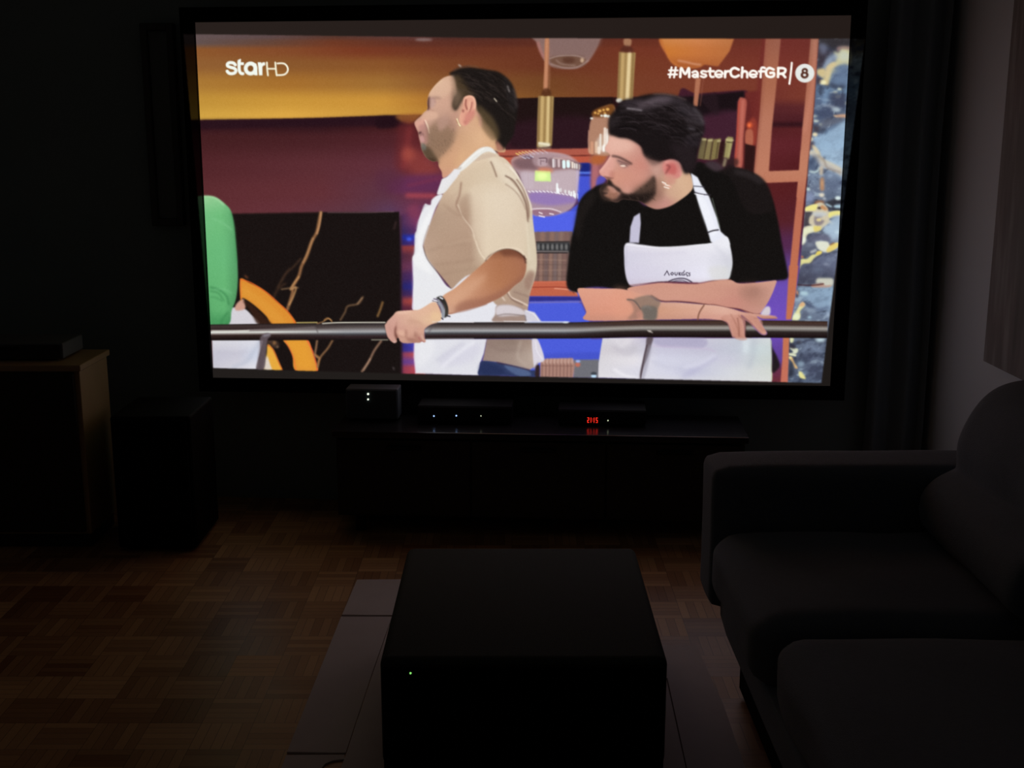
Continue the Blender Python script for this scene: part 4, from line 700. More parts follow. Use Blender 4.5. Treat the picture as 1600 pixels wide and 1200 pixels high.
# ---------------- materials ----------------
def srgb(r, g, b):
    f = lambda c: ((c/255+.055)/1.055)**2.4 if c > 10 else c/255/12.92
    return (f(r), f(g), f(b), 1)
def mat(name, col, rough=.6, metal=0, bump=None, var=None, spec=.5, sheen=0, coat=0):
    m = bpy.data.materials.new(name); m.use_nodes = True
    nt = m.node_tree; b = nt.nodes['Principled BSDF']
    b.inputs['Base Color'].default_value = col
    b.inputs['Roughness'].default_value = rough
    b.inputs['Metallic'].default_value = metal
    b.inputs['Specular IOR Level'].default_value = spec
    b.inputs['Sheen Weight'].default_value = sheen
    b.inputs['Coat Weight'].default_value = coat
    tc = nt.nodes.new('ShaderNodeTexCoord')
    if var:
        n = nt.nodes.new('ShaderNodeTexNoise'); n.inputs['Scale'].default_value = var[0]; n.inputs['Detail'].default_value = 6
        nt.links.new(tc.outputs['Object'], n.inputs['Vector'])
        mx = nt.nodes.new('ShaderNodeMix'); mx.data_type = 'RGBA'
        mx.inputs['A'].default_value = tuple(c*(1-var[1]) for c in col[:3]) + (1,)
        mx.inputs['B'].default_value = tuple(min(1, c*(1+var[1])) for c in col[:3]) + (1,)
        nt.links.new(n.outputs['Fac'], mx.inputs['Factor']); nt.links.new(mx.outputs['Result'], b.inputs['Base Color'])
    if bump:
        n = nt.nodes.new('ShaderNodeTexNoise'); n.inputs['Scale'].default_value = bump[0]; n.inputs['Detail'].default_value = 4
        nt.links.new(tc.outputs['Object'], n.inputs['Vector'])
        bp = nt.nodes.new('ShaderNodeBump'); bp.inputs['Strength'].default_value = bump[1]; bp.inputs['Distance'].default_value = .01
        nt.links.new(n.outputs['Fac'], bp.inputs['Height']); nt.links.new(bp.outputs['Normal'], b.inputs['Normal'])
    return m
def emit(name, col, s):
    m = bpy.data.materials.new(name); m.use_nodes = True
    b = m.node_tree.nodes['Principled BSDF']
    b.inputs['Base Color'].default_value = (0.01, 0.01, 0.01, 1)
    b.inputs['Emission Color'].default_value = col; b.inputs['Emission Strength'].default_value = s
    return m
def attr_emit(name, base, rough):
    m = bpy.data.materials.new(name); m.use_nodes = True
    nt = m.node_tree; b = nt.nodes['Principled BSDF']
    a = nt.nodes.new('ShaderNodeAttribute'); a.attribute_name = 'picture'
    b.inputs['Base Color'].default_value = base; b.inputs['Roughness'].default_value = rough
    b.inputs['Specular IOR Level'].default_value = .1
    nt.links.new(a.outputs['Color'], b.inputs['Emission Color']); b.inputs['Emission Strength'].default_value = 1
    return m
def parquet():
    m = bpy.data.materials.new('mosaic_parquet'); m.use_nodes = True
    nt = m.node_tree; N = nt.nodes; L = nt.links; b = N['Principled BSDF']
    tc = N.new('ShaderNodeTexCoord'); sp = N.new('ShaderNodeSeparateXYZ'); L.new(tc.outputs['Object'], sp.inputs[0])
    def M(op, a, c=None, **k):
        n = N.new('ShaderNodeMath'); n.operation = op
        for i, v in enumerate((a, c)):
            if v is None: continue
            if isinstance(v, (int, float)): n.inputs[i].default_value = v
            else: L.new(v, n.inputs[i])
        return n.outputs[0]
    T = 0.12; NS = 5
    x = M('DIVIDE', sp.outputs['X'], T); y = M('DIVIDE', sp.outputs['Y'], T)
    ix, iy = M('FLOOR', x), M('FLOOR', y)
    fx, fy = M('FRACT', x), M('FRACT', y)
    par = M('ABSOLUTE', M('MODULO', M('ADD', ix, iy), 2))
    mix = lambda f, p, q: M('ADD', M('MULTIPLY', q, f), M('MULTIPLY', p, M('SUBTRACT', 1, f)))
    u = mix(par, fx, fy); w = mix(par, fy, fx)
    sl = M('FLOOR', M('MULTIPLY', u, NS)); fs = M('FRACT', M('MULTIPLY', u, NS))
    cb = N.new('ShaderNodeCombineXYZ'); L.new(M('ADD', ix, M('MULTIPLY', sl, .13)), cb.inputs[0]); L.new(iy, cb.inputs[1]); L.new(sl, cb.inputs[2])
    wn = N.new('ShaderNodeTexWhiteNoise'); L.new(cb.outputs[0], wn.inputs['Vector'])
    cb2 = N.new('ShaderNodeCombineXYZ'); L.new(ix, cb2.inputs[0]); L.new(iy, cb2.inputs[1])
    wn2 = N.new('ShaderNodeTexWhiteNoise'); L.new(cb2.outputs[0], wn2.inputs['Vector'])
    cb3 = N.new('ShaderNodeCombineXYZ'); L.new(M('MULTIPLY', u, 60), cb3.inputs[0]); L.new(M('MULTIPLY', w, 6), cb3.inputs[1]); L.new(wn.outputs['Value'], cb3.inputs[2])
    gr = N.new('ShaderNodeTexNoise'); gr.inputs['Scale'].default_value = 1; gr.inputs['Detail'].default_value = 5; L.new(cb3.outputs[0], gr.inputs['Vector'])
    tone = M('ADD', M('ADD', M('MULTIPLY', wn.outputs['Value'], .35), M('MULTIPLY', wn2.outputs['Value'], .4)), M('MULTIPLY', gr.outputs['Fac'], .25))
    cr = N.new('ShaderNodeValToRGB'); cr.color_ramp.elements[0].position = .1; cr.color_ramp.elements[1].position = .9
    cr.color_ramp.elements[0].color = (.22, .092, .038, 1); cr.color_ramp.elements[1].color = (.64, .39, .18, 1)
    L.new(tone, cr.inputs[0])
    edge = M('MINIMUM', M('MULTIPLY', M('MINIMUM', fs, M('SUBTRACT', 1, fs)), .2), M('MINIMUM', M('MINIMUM', fx, M('SUBTRACT', 1, fx)), M('MINIMUM', fy, M('SUBTRACT', 1, fy))))
    gap = M('LESS_THAN', edge, .006)
    mx = N.new('ShaderNodeMix'); mx.data_type = 'RGBA'; L.new(M('MULTIPLY', gap, .7), mx.inputs['Factor']); L.new(cr.outputs[0], mx.inputs['A']); mx.inputs['B'].default_value = (.02, .008, .004, 1)
    L.new(mx.outputs['Result'], b.inputs['Base Color'])
    rn = M('ADD', .38, M('MULTIPLY', wn2.outputs['Value'], .1)); L.new(rn, b.inputs['Roughness'])
    bp = N.new('ShaderNodeBump'); bp.inputs['Strength'].default_value = .25; bp.inputs['Distance'].default_value = .002
    L.new(M('SUBTRACT', M('MULTIPLY', wn.outputs['Value'], .5), gap), bp.inputs['Height']); L.new(bp.outputs['Normal'], b.inputs['Normal'])
    return m
M_ = dict(
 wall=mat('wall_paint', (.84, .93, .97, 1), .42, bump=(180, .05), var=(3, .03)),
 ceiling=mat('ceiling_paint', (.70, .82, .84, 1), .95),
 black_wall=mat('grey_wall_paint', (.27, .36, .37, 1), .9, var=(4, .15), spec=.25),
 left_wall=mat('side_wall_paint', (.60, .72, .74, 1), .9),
 drape=mat('dark_drape_cloth', (.24, .31, .35, 1), .95, bump=(300, .3), spec=.2, sheen=.1),
 velvet=mat('black_velvet', (.004, .004, .004, 1), .95, spec=.1),
 floor=parquet(),
 sofa=mat('charcoal_sofa_weave', (.155, .195, .24, 1), .85, bump=(420, .3), var=(60, .12), spec=.4, sheen=.2),
 sofa_leg=mat('dark_metal', (.03, .03, .03, 1), .4, metal=1),
 sub=mat('black_textured_vinyl', (.062, .074, .066, 1), .85, bump=(700, .25), spec=.12),
 grille=mat('black_grille_cloth', (.006, .006, .006, 1), .95, bump=(900, .4), spec=.1),
 gloss=mat('black_gloss_lacquer', (.02, .02, .023, 1), .2, spec=.6),
 plastic=mat('black_plastic', (.006, .006, .006, 1), .8, spec=.1),
 panel=mat('device_fascia', (.008, .008, .009, 1), .25),
 greybox=mat('dark_grey_plastic', (.10, .12, .14, 1), .6),
 wood=mat('light_brown_veneer', (.46, .33, .17, 1), .5, var=(9, .15)),
 darkwood=mat('dark_door_lacquer', (.02, .018, .015, 1), .5),
 card=mat('grey_brown_cardboard', (.62, .58, .58, 1), .8, var=(14, .06), bump=(60, .05)),
 card_dark=mat('dark_cardboard_strip', (.10, .075, .06, 1), .95),
 frame=mat('dark_panel_frame', (.07, .08, .08, 1), .6),
 weave=mat('dark_panel_cloth', (.19, .24, .245, 1), .9, bump=(90, .8)),
 rubber=mat('rubber', (.01, .01, .01, 1), .8),
)

# ---------------- mesh helpers ----------------
def link(name, bm, m, parent=None, smooth=False, mats=None):
    bmesh.ops.recalc_face_normals(bm, faces=bm.faces)
    me = bpy.data.meshes.new(name); bm.to_mesh(me); bm.free()
    for mm in (mats or [m]): me.materials.append(mm)
    o = bpy.data.objects.new(name, me); COL.objects.link(o)
    if smooth:
        me.polygons.foreach_set('use_smooth', [True]*len(me.polygons))
    if parent: o.parent = parent; o.matrix_parent_inverse = parent.matrix_basis.inverted()
    return o
def box(bm, lo, hi, bevel=0, seg=3, M=None):
    r = bmesh.ops.create_cube(bm, size=1)
    vs = r['verts']
    for v in vs: v.co = Vector([lo[i] + (v.co[i]+.5)*(hi[i]-lo[i]) for i in range(3)])
    if bevel:
        es = list({e for v in vs for e in v.link_edges})
        g = bmesh.ops.bevel(bm, geom=es, offset=bevel, segments=seg, profile=.5, affect='EDGES')
        vs = list({v for f in g['faces'] for v in f.verts} | {v for v in vs if v.is_valid})
    if M is not None:
        for v in vs: v.co = M @ v.co
    return vs
def cyl(bm, c, r, h, axis='Z', n=24, r2=None):
    m = Matrix.Translation(c)
    if axis == 'Y': m = m @ Matrix.Rotation(math.pi/2, 4, 'X')
    if axis == 'X': m = m @ Matrix.Rotation(math.pi/2, 4, 'Y')
    return bmesh.ops.create_cone(bm, cap_ends=True, segments=n, radius1=r, radius2=r if r2 is None else r2, depth=h, matrix=m)['verts']
def tag(o, label, cat, group=None, kind=None):
    o['label'] = label; o['category'] = cat
    if group: o['group'] = group
    if kind: o['kind'] = kind
    return o
def thing(name, loc, label, cat, rz=0, group=None):
    o = bpy.data.objects.new(name, None); o.location = loc; o.rotation_euler = (0, 0, rz); o.empty_display_size = .1
    COL.objects.link(o); tag(o, label, cat, group)
    return o
def local(root):
    "world matrix of a thing, for building parts in world space"
    return Matrix.Translation(root.location) @ Matrix.Rotation(root.rotation_euler.z, 4, 'Z')
def struct(name, bm, m, smooth=False, mats=None):
    o = link(name, bm, m, smooth=smooth, mats=mats); o['kind'] = 'structure'; return o
def part(name, bm, m, root, smooth=False, label=None, mats=None):
    "bm is in the thing's own coordinates"
    o = link(name, bm, m, smooth=smooth, mats=mats); o.parent = root
    if label: o['label'] = label
    return o

# ---------------- the room ----------------
YAW = -math.radians(4.4)                     # the screen wall is turned a little against the view
DIR = Vector((math.cos(YAW), math.sin(YAW), 0)); NRM = Vector((-math.sin(YAW), math.cos(YAW), 0))
W0 = Vector((0, 4.16, 0))                    # a point of the screen wall
def wall_pt(s, off=0, z=0): return W0 + DIR*s + NRM*off + Vector((0, 0, z))
RW, LW_, BACK, TOPZ = 1.44, -2.35, -2.2, 2.75
def y_wall(x): return W0.y + (x-W0.x)*math.tan(YAW)
def slab(pts_, z0, z1):
    bm = bmesh.new()
    lo = [bm.verts.new((p[0], p[1], z0)) for p in pts_]; hi = [bm.verts.new((p[0], p[1], z1)) for p in pts_]
    bm.faces.new(lo); bm.faces.new(hi)
    n = len(pts_)
    for i in range(n): bm.faces.new((lo[i], lo[(i+1) % n], hi[(i+1) % n], hi[i]))
    return bm
fp_ = [(LW_, BACK), (RW, BACK), (RW, y_wall(RW)), (LW_, y_wall(LW_))]
struct('floor', slab(fp_, -.1, 0), M_['floor'])
struct('ceiling', slab(fp_, TOPZ, TOPZ+.1), M_['ceiling'])
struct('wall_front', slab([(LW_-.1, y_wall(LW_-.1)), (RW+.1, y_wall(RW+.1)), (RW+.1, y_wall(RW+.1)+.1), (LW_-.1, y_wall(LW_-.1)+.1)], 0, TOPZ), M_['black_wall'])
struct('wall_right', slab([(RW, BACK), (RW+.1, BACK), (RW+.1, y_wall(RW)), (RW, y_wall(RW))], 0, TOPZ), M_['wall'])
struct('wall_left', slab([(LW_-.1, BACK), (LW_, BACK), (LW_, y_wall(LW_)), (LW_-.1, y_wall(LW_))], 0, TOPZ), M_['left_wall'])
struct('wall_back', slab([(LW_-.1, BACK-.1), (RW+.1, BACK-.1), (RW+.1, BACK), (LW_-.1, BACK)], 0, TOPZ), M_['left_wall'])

# black drape: from the screen's right side round the corner onto the side wall
bm = bmesh.new()
path = []
s0 = 1.26
n1 = 40
for i in range(n1+1):
    s = s0 + (1.34-.0-s0)*0
    t = i/n1
pa = wall_pt(1.235); pb = Vector((RW-.02, y_wall(RW)-.04, 0)); pc = Vector((RW-.02, 3.95, 0))
L1, L2 = (pb-pa).length, (pc-pb).length
steps = 120
for i in range(steps+1):
    d = (L1+L2)*i/steps
    if d < L1: p = pa.lerp(pb, d/L1) - NRM*.03; nn = -NRM
    else: p = pb.lerp(pc, (d-L1)/L2); nn = Vector((-1, 0, 0))
    w_ = .022*math.sin(d*62) + .010*math.sin(d*27+1.3)
    path.append(p + nn*(w_*(1 if d < L1 else .35)+.012))
rows_ = []
for k in range(9):
    z = .03 + (TOPZ-.1)*k/8
    sway = .006*math.sin(k*1.3)
    rows_.append([bm.verts.new((p.x+sway, p.y, z)) for p in path])
for k in range(8):
    for i in range(steps): bm.faces.new((rows_[k][i], rows_[k][i+1], rows_[k+1][i+1], rows_[k+1][i]))
dr = link('curtain', bm, M_['drape'], smooth=True)
sm_ = dr.modifiers.new('thick', 'SOLIDIFY'); sm_.thickness = .004
tag(dr, 'black floor length curtain hanging in the corner right of the screen', 'curtain')

# ---------------- projection screen ----------------
D_SCR = 4.07
QC = [(305, 35), (1330, 24), (1297, 603), (333, 590)]       # corners of the cloth in the photo
def on_screen(x, y, off=0.0):
    "point of the screen plane seen at a photo pixel"
    d = ray(x, y); P0 = Vector((0, D_SCR, 0)) - NRM*off
    t = (P0 - cam.location).dot(NRM)/d.dot(NRM)
    return cam.location + d*t
corners = [on_screen(*q) for q in QC]
mid = (corners[2]+corners[3])/2
scr = thing('projection_screen', (mid.x, mid.y, mid.z), 'large wall mounted projection screen showing two cooks in white aprons leaning on a rail', 'screen')
RI = Matrix.Translation(-scr.location)
def sample(px, py):
    fx, fy = np.clip(px-X0-.5, 0, PW-1.001), np.clip(py-Y0-.5, 0, PH-1.001)
    ix, iy = fx.astype(int), fy.astype(int); tx, ty = (fx-ix)[:, None], (fy-iy)[:, None]
    return PIC[iy, ix]*(1-tx)*(1-ty) + PIC[iy, ix+1]*tx*(1-ty) + PIC[iy+1, ix]*(1-tx)*ty + PIC[iy+1, ix+1]*tx*ty
def to_linear(c):
    c = np.clip(c/255, 0, 1); return np.where(c > .04045, ((c+.055)/1.055)**2.4, c/12.92)
def picture_grid(name, c4, nu, nv, m, root, gain=1.0, mask=None):
    u = np.linspace(0, 1, nu)[None, :, None]; v = np.linspace(0, 1, nv)[:, None, None]
    a, b, c, d = [np.array(q) for q in c4]
    P3 = ((a*(1-u)+b*u)*(1-v) + (d*(1-u)+c*u)*v).reshape(-1, 3)
    px, py = project(P3)
    colr = to_linear(sample(px, py))*gain
    if mask is not None: colr *= mask(px, py)[:, None]
    me = bpy.data.meshes.new(name)
    me.vertices.add(nu*nv); me.vertices.foreach_set('co', (P3 - np.array(root.location)).ravel())
    i = np.arange((nu-1)*(nv-1)); r, q = i//(nu-1), i % (nu-1); s = r*nu+q
    lp = np.stack([s, s+nu, s+nu+1, s+1], 1).ravel()
    me.loops.add(len(lp)); me.loops.foreach_set('vertex_index', lp)
    me.polygons.add(len(i)); me.polygons.foreach_set('loop_start', i*4); me.polygons.foreach_set('loop_total', np.full(len(i), 4))
    me.update(calc_edges=True)
    ca = me.color_attributes.new('picture', 'FLOAT_COLOR', 'POINT')
    ca.data.foreach_set('color', np.concatenate([colr, np.ones((len(colr), 1))], 1).ravel())
    me.materials.append(m)
    o = bpy.data.objects.new(name, me); COL.objects.link(o); o.parent = root
    return o
m_pic = attr_emit('projected_picture', (.02, .02, .02, 1), .9)
pic = picture_grid('projected_picture', corners, 1060, 596, m_pic, scr)
pic['label'] = 'television picture with two cooks, white lettering and a blue marble pillar'
# screen body behind the cloth and velvet frame round it
TLc, TRc, BRc, BLc = corners
ux = (TRc-TLc).normalized(); uz = Vector((0, 0, 1)); FW = .047
def quad_prism(bm, q, t0, t1):
    a = [bm.verts.new(p - NRM*t0 - scr.location) for p in q]; b = [bm.verts.new(p - NRM*t1 - scr.location) for p in q]
    bm.faces.new(a); bm.faces.new(b)
    for i in range(4): bm.faces.new((a[i], a[(i+1) % 4], b[(i+1) % 4], b[i]))
bm = bmesh.new(); quad_prism(bm, corners, -.012, -.002)
part('backing_board', bm, M_['velvet'], scr)
O = [TLc - DIR*FW + uz*FW, TRc + DIR*FW + uz*FW, BRc + DIR*FW - uz*FW, BLc - DIR*FW - uz*FW]
m_spill = attr_emit('velvet_painted_spill', (.004, .004, .004, 1), .95)
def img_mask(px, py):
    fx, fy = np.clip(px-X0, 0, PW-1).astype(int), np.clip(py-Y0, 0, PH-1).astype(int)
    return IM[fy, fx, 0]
names = ['top', 'right', 'bottom', 'left']
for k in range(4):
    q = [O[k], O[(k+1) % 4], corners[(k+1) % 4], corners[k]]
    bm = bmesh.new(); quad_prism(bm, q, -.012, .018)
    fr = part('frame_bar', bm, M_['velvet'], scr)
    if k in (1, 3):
        # beam spill on the velvet, painted here as faint emissive colour
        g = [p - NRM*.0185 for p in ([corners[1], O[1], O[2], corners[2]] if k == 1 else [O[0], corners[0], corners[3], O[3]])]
        sp_ = picture_grid('painted_spill', g, 24, 500, m_spill, scr, gain=.035, mask=img_mask)
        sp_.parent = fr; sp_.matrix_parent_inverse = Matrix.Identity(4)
# ---------------- wall panel left of the screen ----------------
def pix_on_wall(x, y, off=0.0):
    d = ray(x, y); P0 = W0 - NRM*off
    t = (P0 - cam.location).dot(NRM)/d.dot(NRM)
    return cam.location + d*t
a = pix_on_wall(222, 37); c = pix_on_wall(292, 352)
sa, sc_ = (a-W0).dot(DIR), (c-W0).dot(DIR)
wp = thing('wall_panel', wall_pt((sa+sc_)/2, 0, c.z), 'tall narrow black framed panel on the dark wall left of the screen', 'wall panel', YAW)
hw, hh = (sc_-sa)/2, a.z-c.z
bm = bmesh.new()
for lo, hi in (((-hw, -.03, 0), (-hw+.025, 0, hh)), ((hw-.025, -.03, 0), (hw, 0, hh)), ((-hw+.025, -.03, 0), (hw-.025, 0, .025)), ((-hw+.025, -.03, hh-.025), (hw-.025, 0, hh))): box(bm, lo, hi, .003, 1)
part('frame', bm, M_['frame'], wp)
bm = bmesh.new(); box(bm, (-hw+.026, -.018, .026), (hw-.026, -.002, hh-.026)); part('cloth_panel', bm, M_['weave'], wp)

# ---------------- low media bench under the screen ----------------
HB = .36
bl, br = at_z(518, 673.6, HB), at_z(1171, 684, HB)
bw = (br-bl).length
bench = thing('media_bench', ((bl.x+br.x)/2, (bl.y+br.y)/2, 0), 'long low glossy black bench under the projection screen', 'media bench', math.atan2(br.y-bl.y, br.x-bl.x))
BD = .30
bm = bmesh.new(); box(bm, (-bw/2, 0, HB-.022), (bw/2, BD, HB), .003, 2); part('top_board', bm, M_['gloss'], bench)
bm = bmesh.new()
box(bm, (-bw/2+.01, .02, .06), (bw/2-.01, BD-.01, HB-.022), .002, 1); part('body', bm, M_['darkwood'], bench)
for i in range(3):
    w3 = (bw-.03)/3; x0 = -bw/2+.015 + i*w3
    bm = bmesh.new(); box(bm, (x0+.003, .004, .07), (x0+w3-.003, .0195, HB-.03), .002, 1); d_ = part('drawer_front', bm, M_['darkwood'], bench)
    bm = bmesh.new(); box(bm, (x0+w3/2-.06, -.008, HB-.06), (x0+w3/2+.06, .0035, HB-.05), .002, 1)
    h_ = part('handle', bm, M_['sofa_leg'], d_)
for sx in (-1, 1):
    for yy in (.05, BD-.05):
        bm = bmesh.new(); cyl(bm, (sx*(bw/2-.08), yy, .03), .018, .06, n=20); part('leg', bm, M_['sofa_leg'], bench)
BM = local(bench); BMi = BM.inverted()
def on_bench(px, py=672, z=HB):           # a pixel on the bench top, in bench coordinates
    return BMi @ at_z(px, py, z)
def device(name, x0, x1, depth, h, y_front, label, cat, m='plastic', feet=.006, group=None):
    "a box standing on the bench between two photo columns; returns (thing, pixel->local x)"
    d0 = Vector((0, y_front, HB))
    def col_x(px, z=HB+.03):
        # bench-local x of the front face seen in photo column px
        P0 = BM @ Vector((0, y_front, 0)); nn = BM.to_3x3() @ Vector((0, 1, 0)); o_, d = cam.location, ray(px, 655)
        t = (P0-o_).dot(nn)/d.dot(nn); return (BMi @ (o_+d*t)).x
    xa, xb = col_x(x0), col_x(x1)
    base = BM @ Vector(((xa+xb)/2, y_front, HB))
    t = thing(name, base, label, cat, bench.rotation_euler.z, group)
    w = xb-xa
    bm = bmesh.new(); box(bm, (-w/2, .003, feet), (w/2, depth, h), .004, 2); part('case', bm, M_[m], t)
    bm = bmesh.new(); box(bm, (-w/2+.003, -.002, feet+.003), (w/2-.003, .0028, h-.003), .0015, 1); part('front_panel', bm, M_['greybox' if m == 'greybox' else 'panel'], t)
    for sx in (-1, 1):
        for yy in (.02, depth-.02):
            bm = bmesh.new(); cyl(bm, (sx*(w/2-.02), yy, feet/2), .008, feet, n=16); part('foot', bm, M_['rubber'], t)
    def spot(px, py):
        P0 = base - (BM.to_3x3() @ Vector((0, .0025, 0))); nn = BM.to_3x3() @ Vector((0, 1, 0)); d = ray(px, py)
        tt = (P0-cam.location).dot(nn)/d.dot(nn); return local(t).inverted() @ (cam.location + d*tt)
    return t, spot, w
def led(t, spot, px, py, r, m, name='indicator_light', label=None):
    p = spot(px, py); bm = bmesh.new(); cyl(bm, (p.x, p.y, p.z), r, .004, axis='Y', n=16)
    return part(name, bm, m, t, label=label)
E_BLUE = emit('blue_white_led', (.35, .55, 1, 1), 1.4)
E_WHITE = emit('warm_white_led', (.92, 1, .82, 1), 1.1)
E_WHITE2 = emit('dim_white_led', (.8, .9, .6, 1), .8)
E_RED = emit('red_clock_digits', (1, .03, .015, 1), 1.1)
E_GREEN = emit('green_led', (.28, .9, .18, 1), .9)
amp, sp1, _ = device('amplifier', 652, 800, .16, .062, .125, 'black amplifier with three small lights in a row on the bench', 'amplifier')
led(amp, sp1, 678, 650, .0026, E_BLUE, label='blue white indicator light'); led(amp, sp1, 713, 649.5, .0026, E_BLUE, label='blue white indicator light'); led(amp, sp1, 751.5, 649.8, .0018, E_WHITE2, label='dim white indicator light')
stb, sp2, _ = device('set_top_box', 872, 1010, .15, .055, .125, 'black set top box with a red 21:15 clock on the bench', 'set top box')
led(stb, sp2, 950, 657, .0022, E_WHITE2)
# seven segment digits 2 1 : 1 5
def digit(bm, ch, o, w, h, th):
    seg = {'2': 'abged', '1': 'bc', '5': 'afgcd'}[ch]
    G = dict(a=((0, h-th), (w, h)), d=((0, 0), (w, th)), g=((0, h/2-th/2), (w, h/2+th/2)), b=((w-th, h/2), (w, h)), c=((w-th, 0), (w, h/2)), f=((0, h/2), (th, h)), e=((0, 0), (th, h/2)))
    for s_ in seg:
        (xa, za), (xb, zb) = G[s_]; box(bm, (o.x+xa+.0002, o.y-.001, o.z+za+.0002), (o.x+xb-.0002, o.y+.001, o.z+zb-.0002))
p0, p1 = sp2(917.5, 660.5), sp2(934.5, 652.5)
W_, H_ = p1.x-p0.x, p1.z-p0.z; dw = W_*.19
bm = bmesh.new()
for i, ch in enumerate('2115'):
    digit(bm, ch, Vector((p0.x + W_*[0, .24, .53, .79][i], p0.y, p0.z)), dw if ch != '1' else dw*.75, H_, H_*.14)
for zz in (.3, .65): box(bm, (p0.x+W_*.475, p0.y-.001, p0.z+H_*zz), (p0.x+W_*.51, p0.y+.001, p0.z+H_*(zz+.12)))
part('clock_digits', bm, E_RED, stb, label='red glowing digits reading 21:15')
# small box with two white lights, standing on a riser at the left end of the bench
rt, sp3, rw = device('network_box', 541, 622, .085, .112, .15, 'small dark grey box with two white lights one above the other, on the bench', 'network box', m='greybox')
led(rt, sp3, 575.2, 615.6, .0036, E_WHITE); led(rt, sp3, 575.2, 624, .0032, E_WHITE)

# ---------------- cabinet at the left ----------------
ZC = .615
cf = at_z(125, 571, ZC)
cab = thing('cabinet', (cf.x-.5, cf.y, 0), 'wooden cabinet at the left wall with its brown side catching screen light', 'cabinet')
cabw = cf.x - (LW_+.02)
cab.location.x = cf.x - cabw/2; CD = .26
bm = bmesh.new(); box(bm, (-cabw/2, 0, ZC-.02), (cabw/2, CD+.02, ZC), .002, 1); part('top_board', bm, M_['wood'], cab)
bm = bmesh.new(); box(bm, (-cabw/2+.01, .012, .05), (cabw/2-.008, CD+.01, ZC-.02), .0015, 1); part('body', bm, M_['wood'], cab)
nd = 2; dwid = (cabw-.03)/nd
for i in range(nd):
    bm = bmesh.new(); box(bm, (-cabw/2+.012+i*dwid, -.004, .06), (-cabw/2+.012+(i+1)*dwid-.006, .0115, ZC-.025), .002, 1)
    dd = part('door', bm, M_['darkwood'], cab)
    bm = bmesh.new(); cyl(bm, (-cabw/2+.012+i*dwid+(.04 if i else dwid-.05), -.012, ZC-.12), .009, .016, axis='Y'); part('knob', bm, M_['sofa_leg'], dd)
bm = bmesh.new(); box(bm, (-cabw/2+.02, .03, 0), (cabw/2-.02, CD, .05)); part('plinth', bm, M_['darkwood'], cab)
# flat player on the cabinet
q = at_z(137, 545, ZC)
pw_ = .42
ply = thing('disc_player', (q.x-pw_/2, cf.y+.07, ZC), 'flat dark grey disc player lying on top of the left cabinet', 'disc player')
bm = bmesh.new(); box(bm, (-pw_/2, 0, .008), (pw_/2, .18, .058), .004, 2); part('case', bm, M_['greybox'], ply)
bm = bmesh.new(); box(bm, (-pw_/2+.01, -.003, .012), (pw_/2-.01, .0, .052), .001, 1); part('front_panel', bm, M_['panel'], ply)
bm = bmesh.new(); box(bm, (-.07, -.005, .036), (.07, -.003, .046), .0005, 1); part('disc_tray', bm, M_['plastic'], ply)
for sx in (-1, 1):
    for yy in (.03, .15):
        bm = bmesh.new(); cyl(bm, (sx*(pw_/2-.04), yy, .004), .012, .008); part('foot', bm, M_['rubber'], ply)

# ---------------- speaker box between cabinet and bench ----------------
g0, g1 = at_z(185, 862, 0), at_z(308, 862, 0)
top_z = at_y(250, 652, g0.y).z
sk = thing('floor_speaker', ((g0.x+g1.x)/2, g0.y, 0), 'black box speaker on the floor between cabinet and bench', 'speaker')
sw_ = g1.x-g0.x
bm = bmesh.new(); box(bm, (-sw_/2, .008, .01), (sw_/2, .30, top_z), .008, 3); part('case', bm, M_['plastic'], sk)
bm = bmesh.new(); box(bm, (-sw_/2+.01, -.006, .02), (sw_/2-.01, .0075, top_z-.01), .005, 2); part('grille', bm, M_['grille'], sk)
for sx in (-1, 1):
    for yy in (.04, .26):
        bm = bmesh.new(); cyl(bm, (sx*(sw_/2-.03), yy, .005), .012, .01); part('foot', bm, M_['rubber'], sk)

# ---------------- flattened cardboard under the big box ----------------
CT = .004
def F(x, y): p = at_z(x, y, CT); return (p.x, p.y)
cb = thing('flattened_cardboard', (at_z(700, 1100, 0).x, at_z(700, 1100, 0).y, 0), 'opened out cardboard carton lying flat on the parquet under the big black box', 'cardboard')
cbm = Matrix.Translation(-cb.location)
def sheet(name, poly, z0=.0005, tilt=None, label=None, m='card'):
    bm = bmesh.new()
    lo = [bm.verts.new((p[0]-cb.location.x, p[1]-cb.location.y, z0)) for p in poly]
    hi = [bm.verts.new((p[0]-cb.location.x, p[1]-cb.location.y, CT + (tilt[i] if tilt else 0))) for i, p in enumerate(poly)]
    bm.faces.new(lo); bm.faces.new(hi); n = len(poly)
    for i in range(n): bm.faces.new((lo[i], lo[(i+1) % n], hi[(i+1) % n], hi[i]))
    return part(name, bm, M_[m], cb, label=label)
def lerp2(p, q, t): return (p[0]*(1-t)+q[0]*t, p[1]*(1-t)+q[1]*t)
sheet('flap', [F(558, 905.5), F(720, 904.5), F(720, 961.5), F(534.5, 962)], tilt=[0, 0, 0, .003])
sheet('flap', [F(533, 965), F(612, 964.5), F(578.5, 1060), F(540, 1176), F(448.5, 1176)], tilt=[.003, .002, 0, 0, .002])
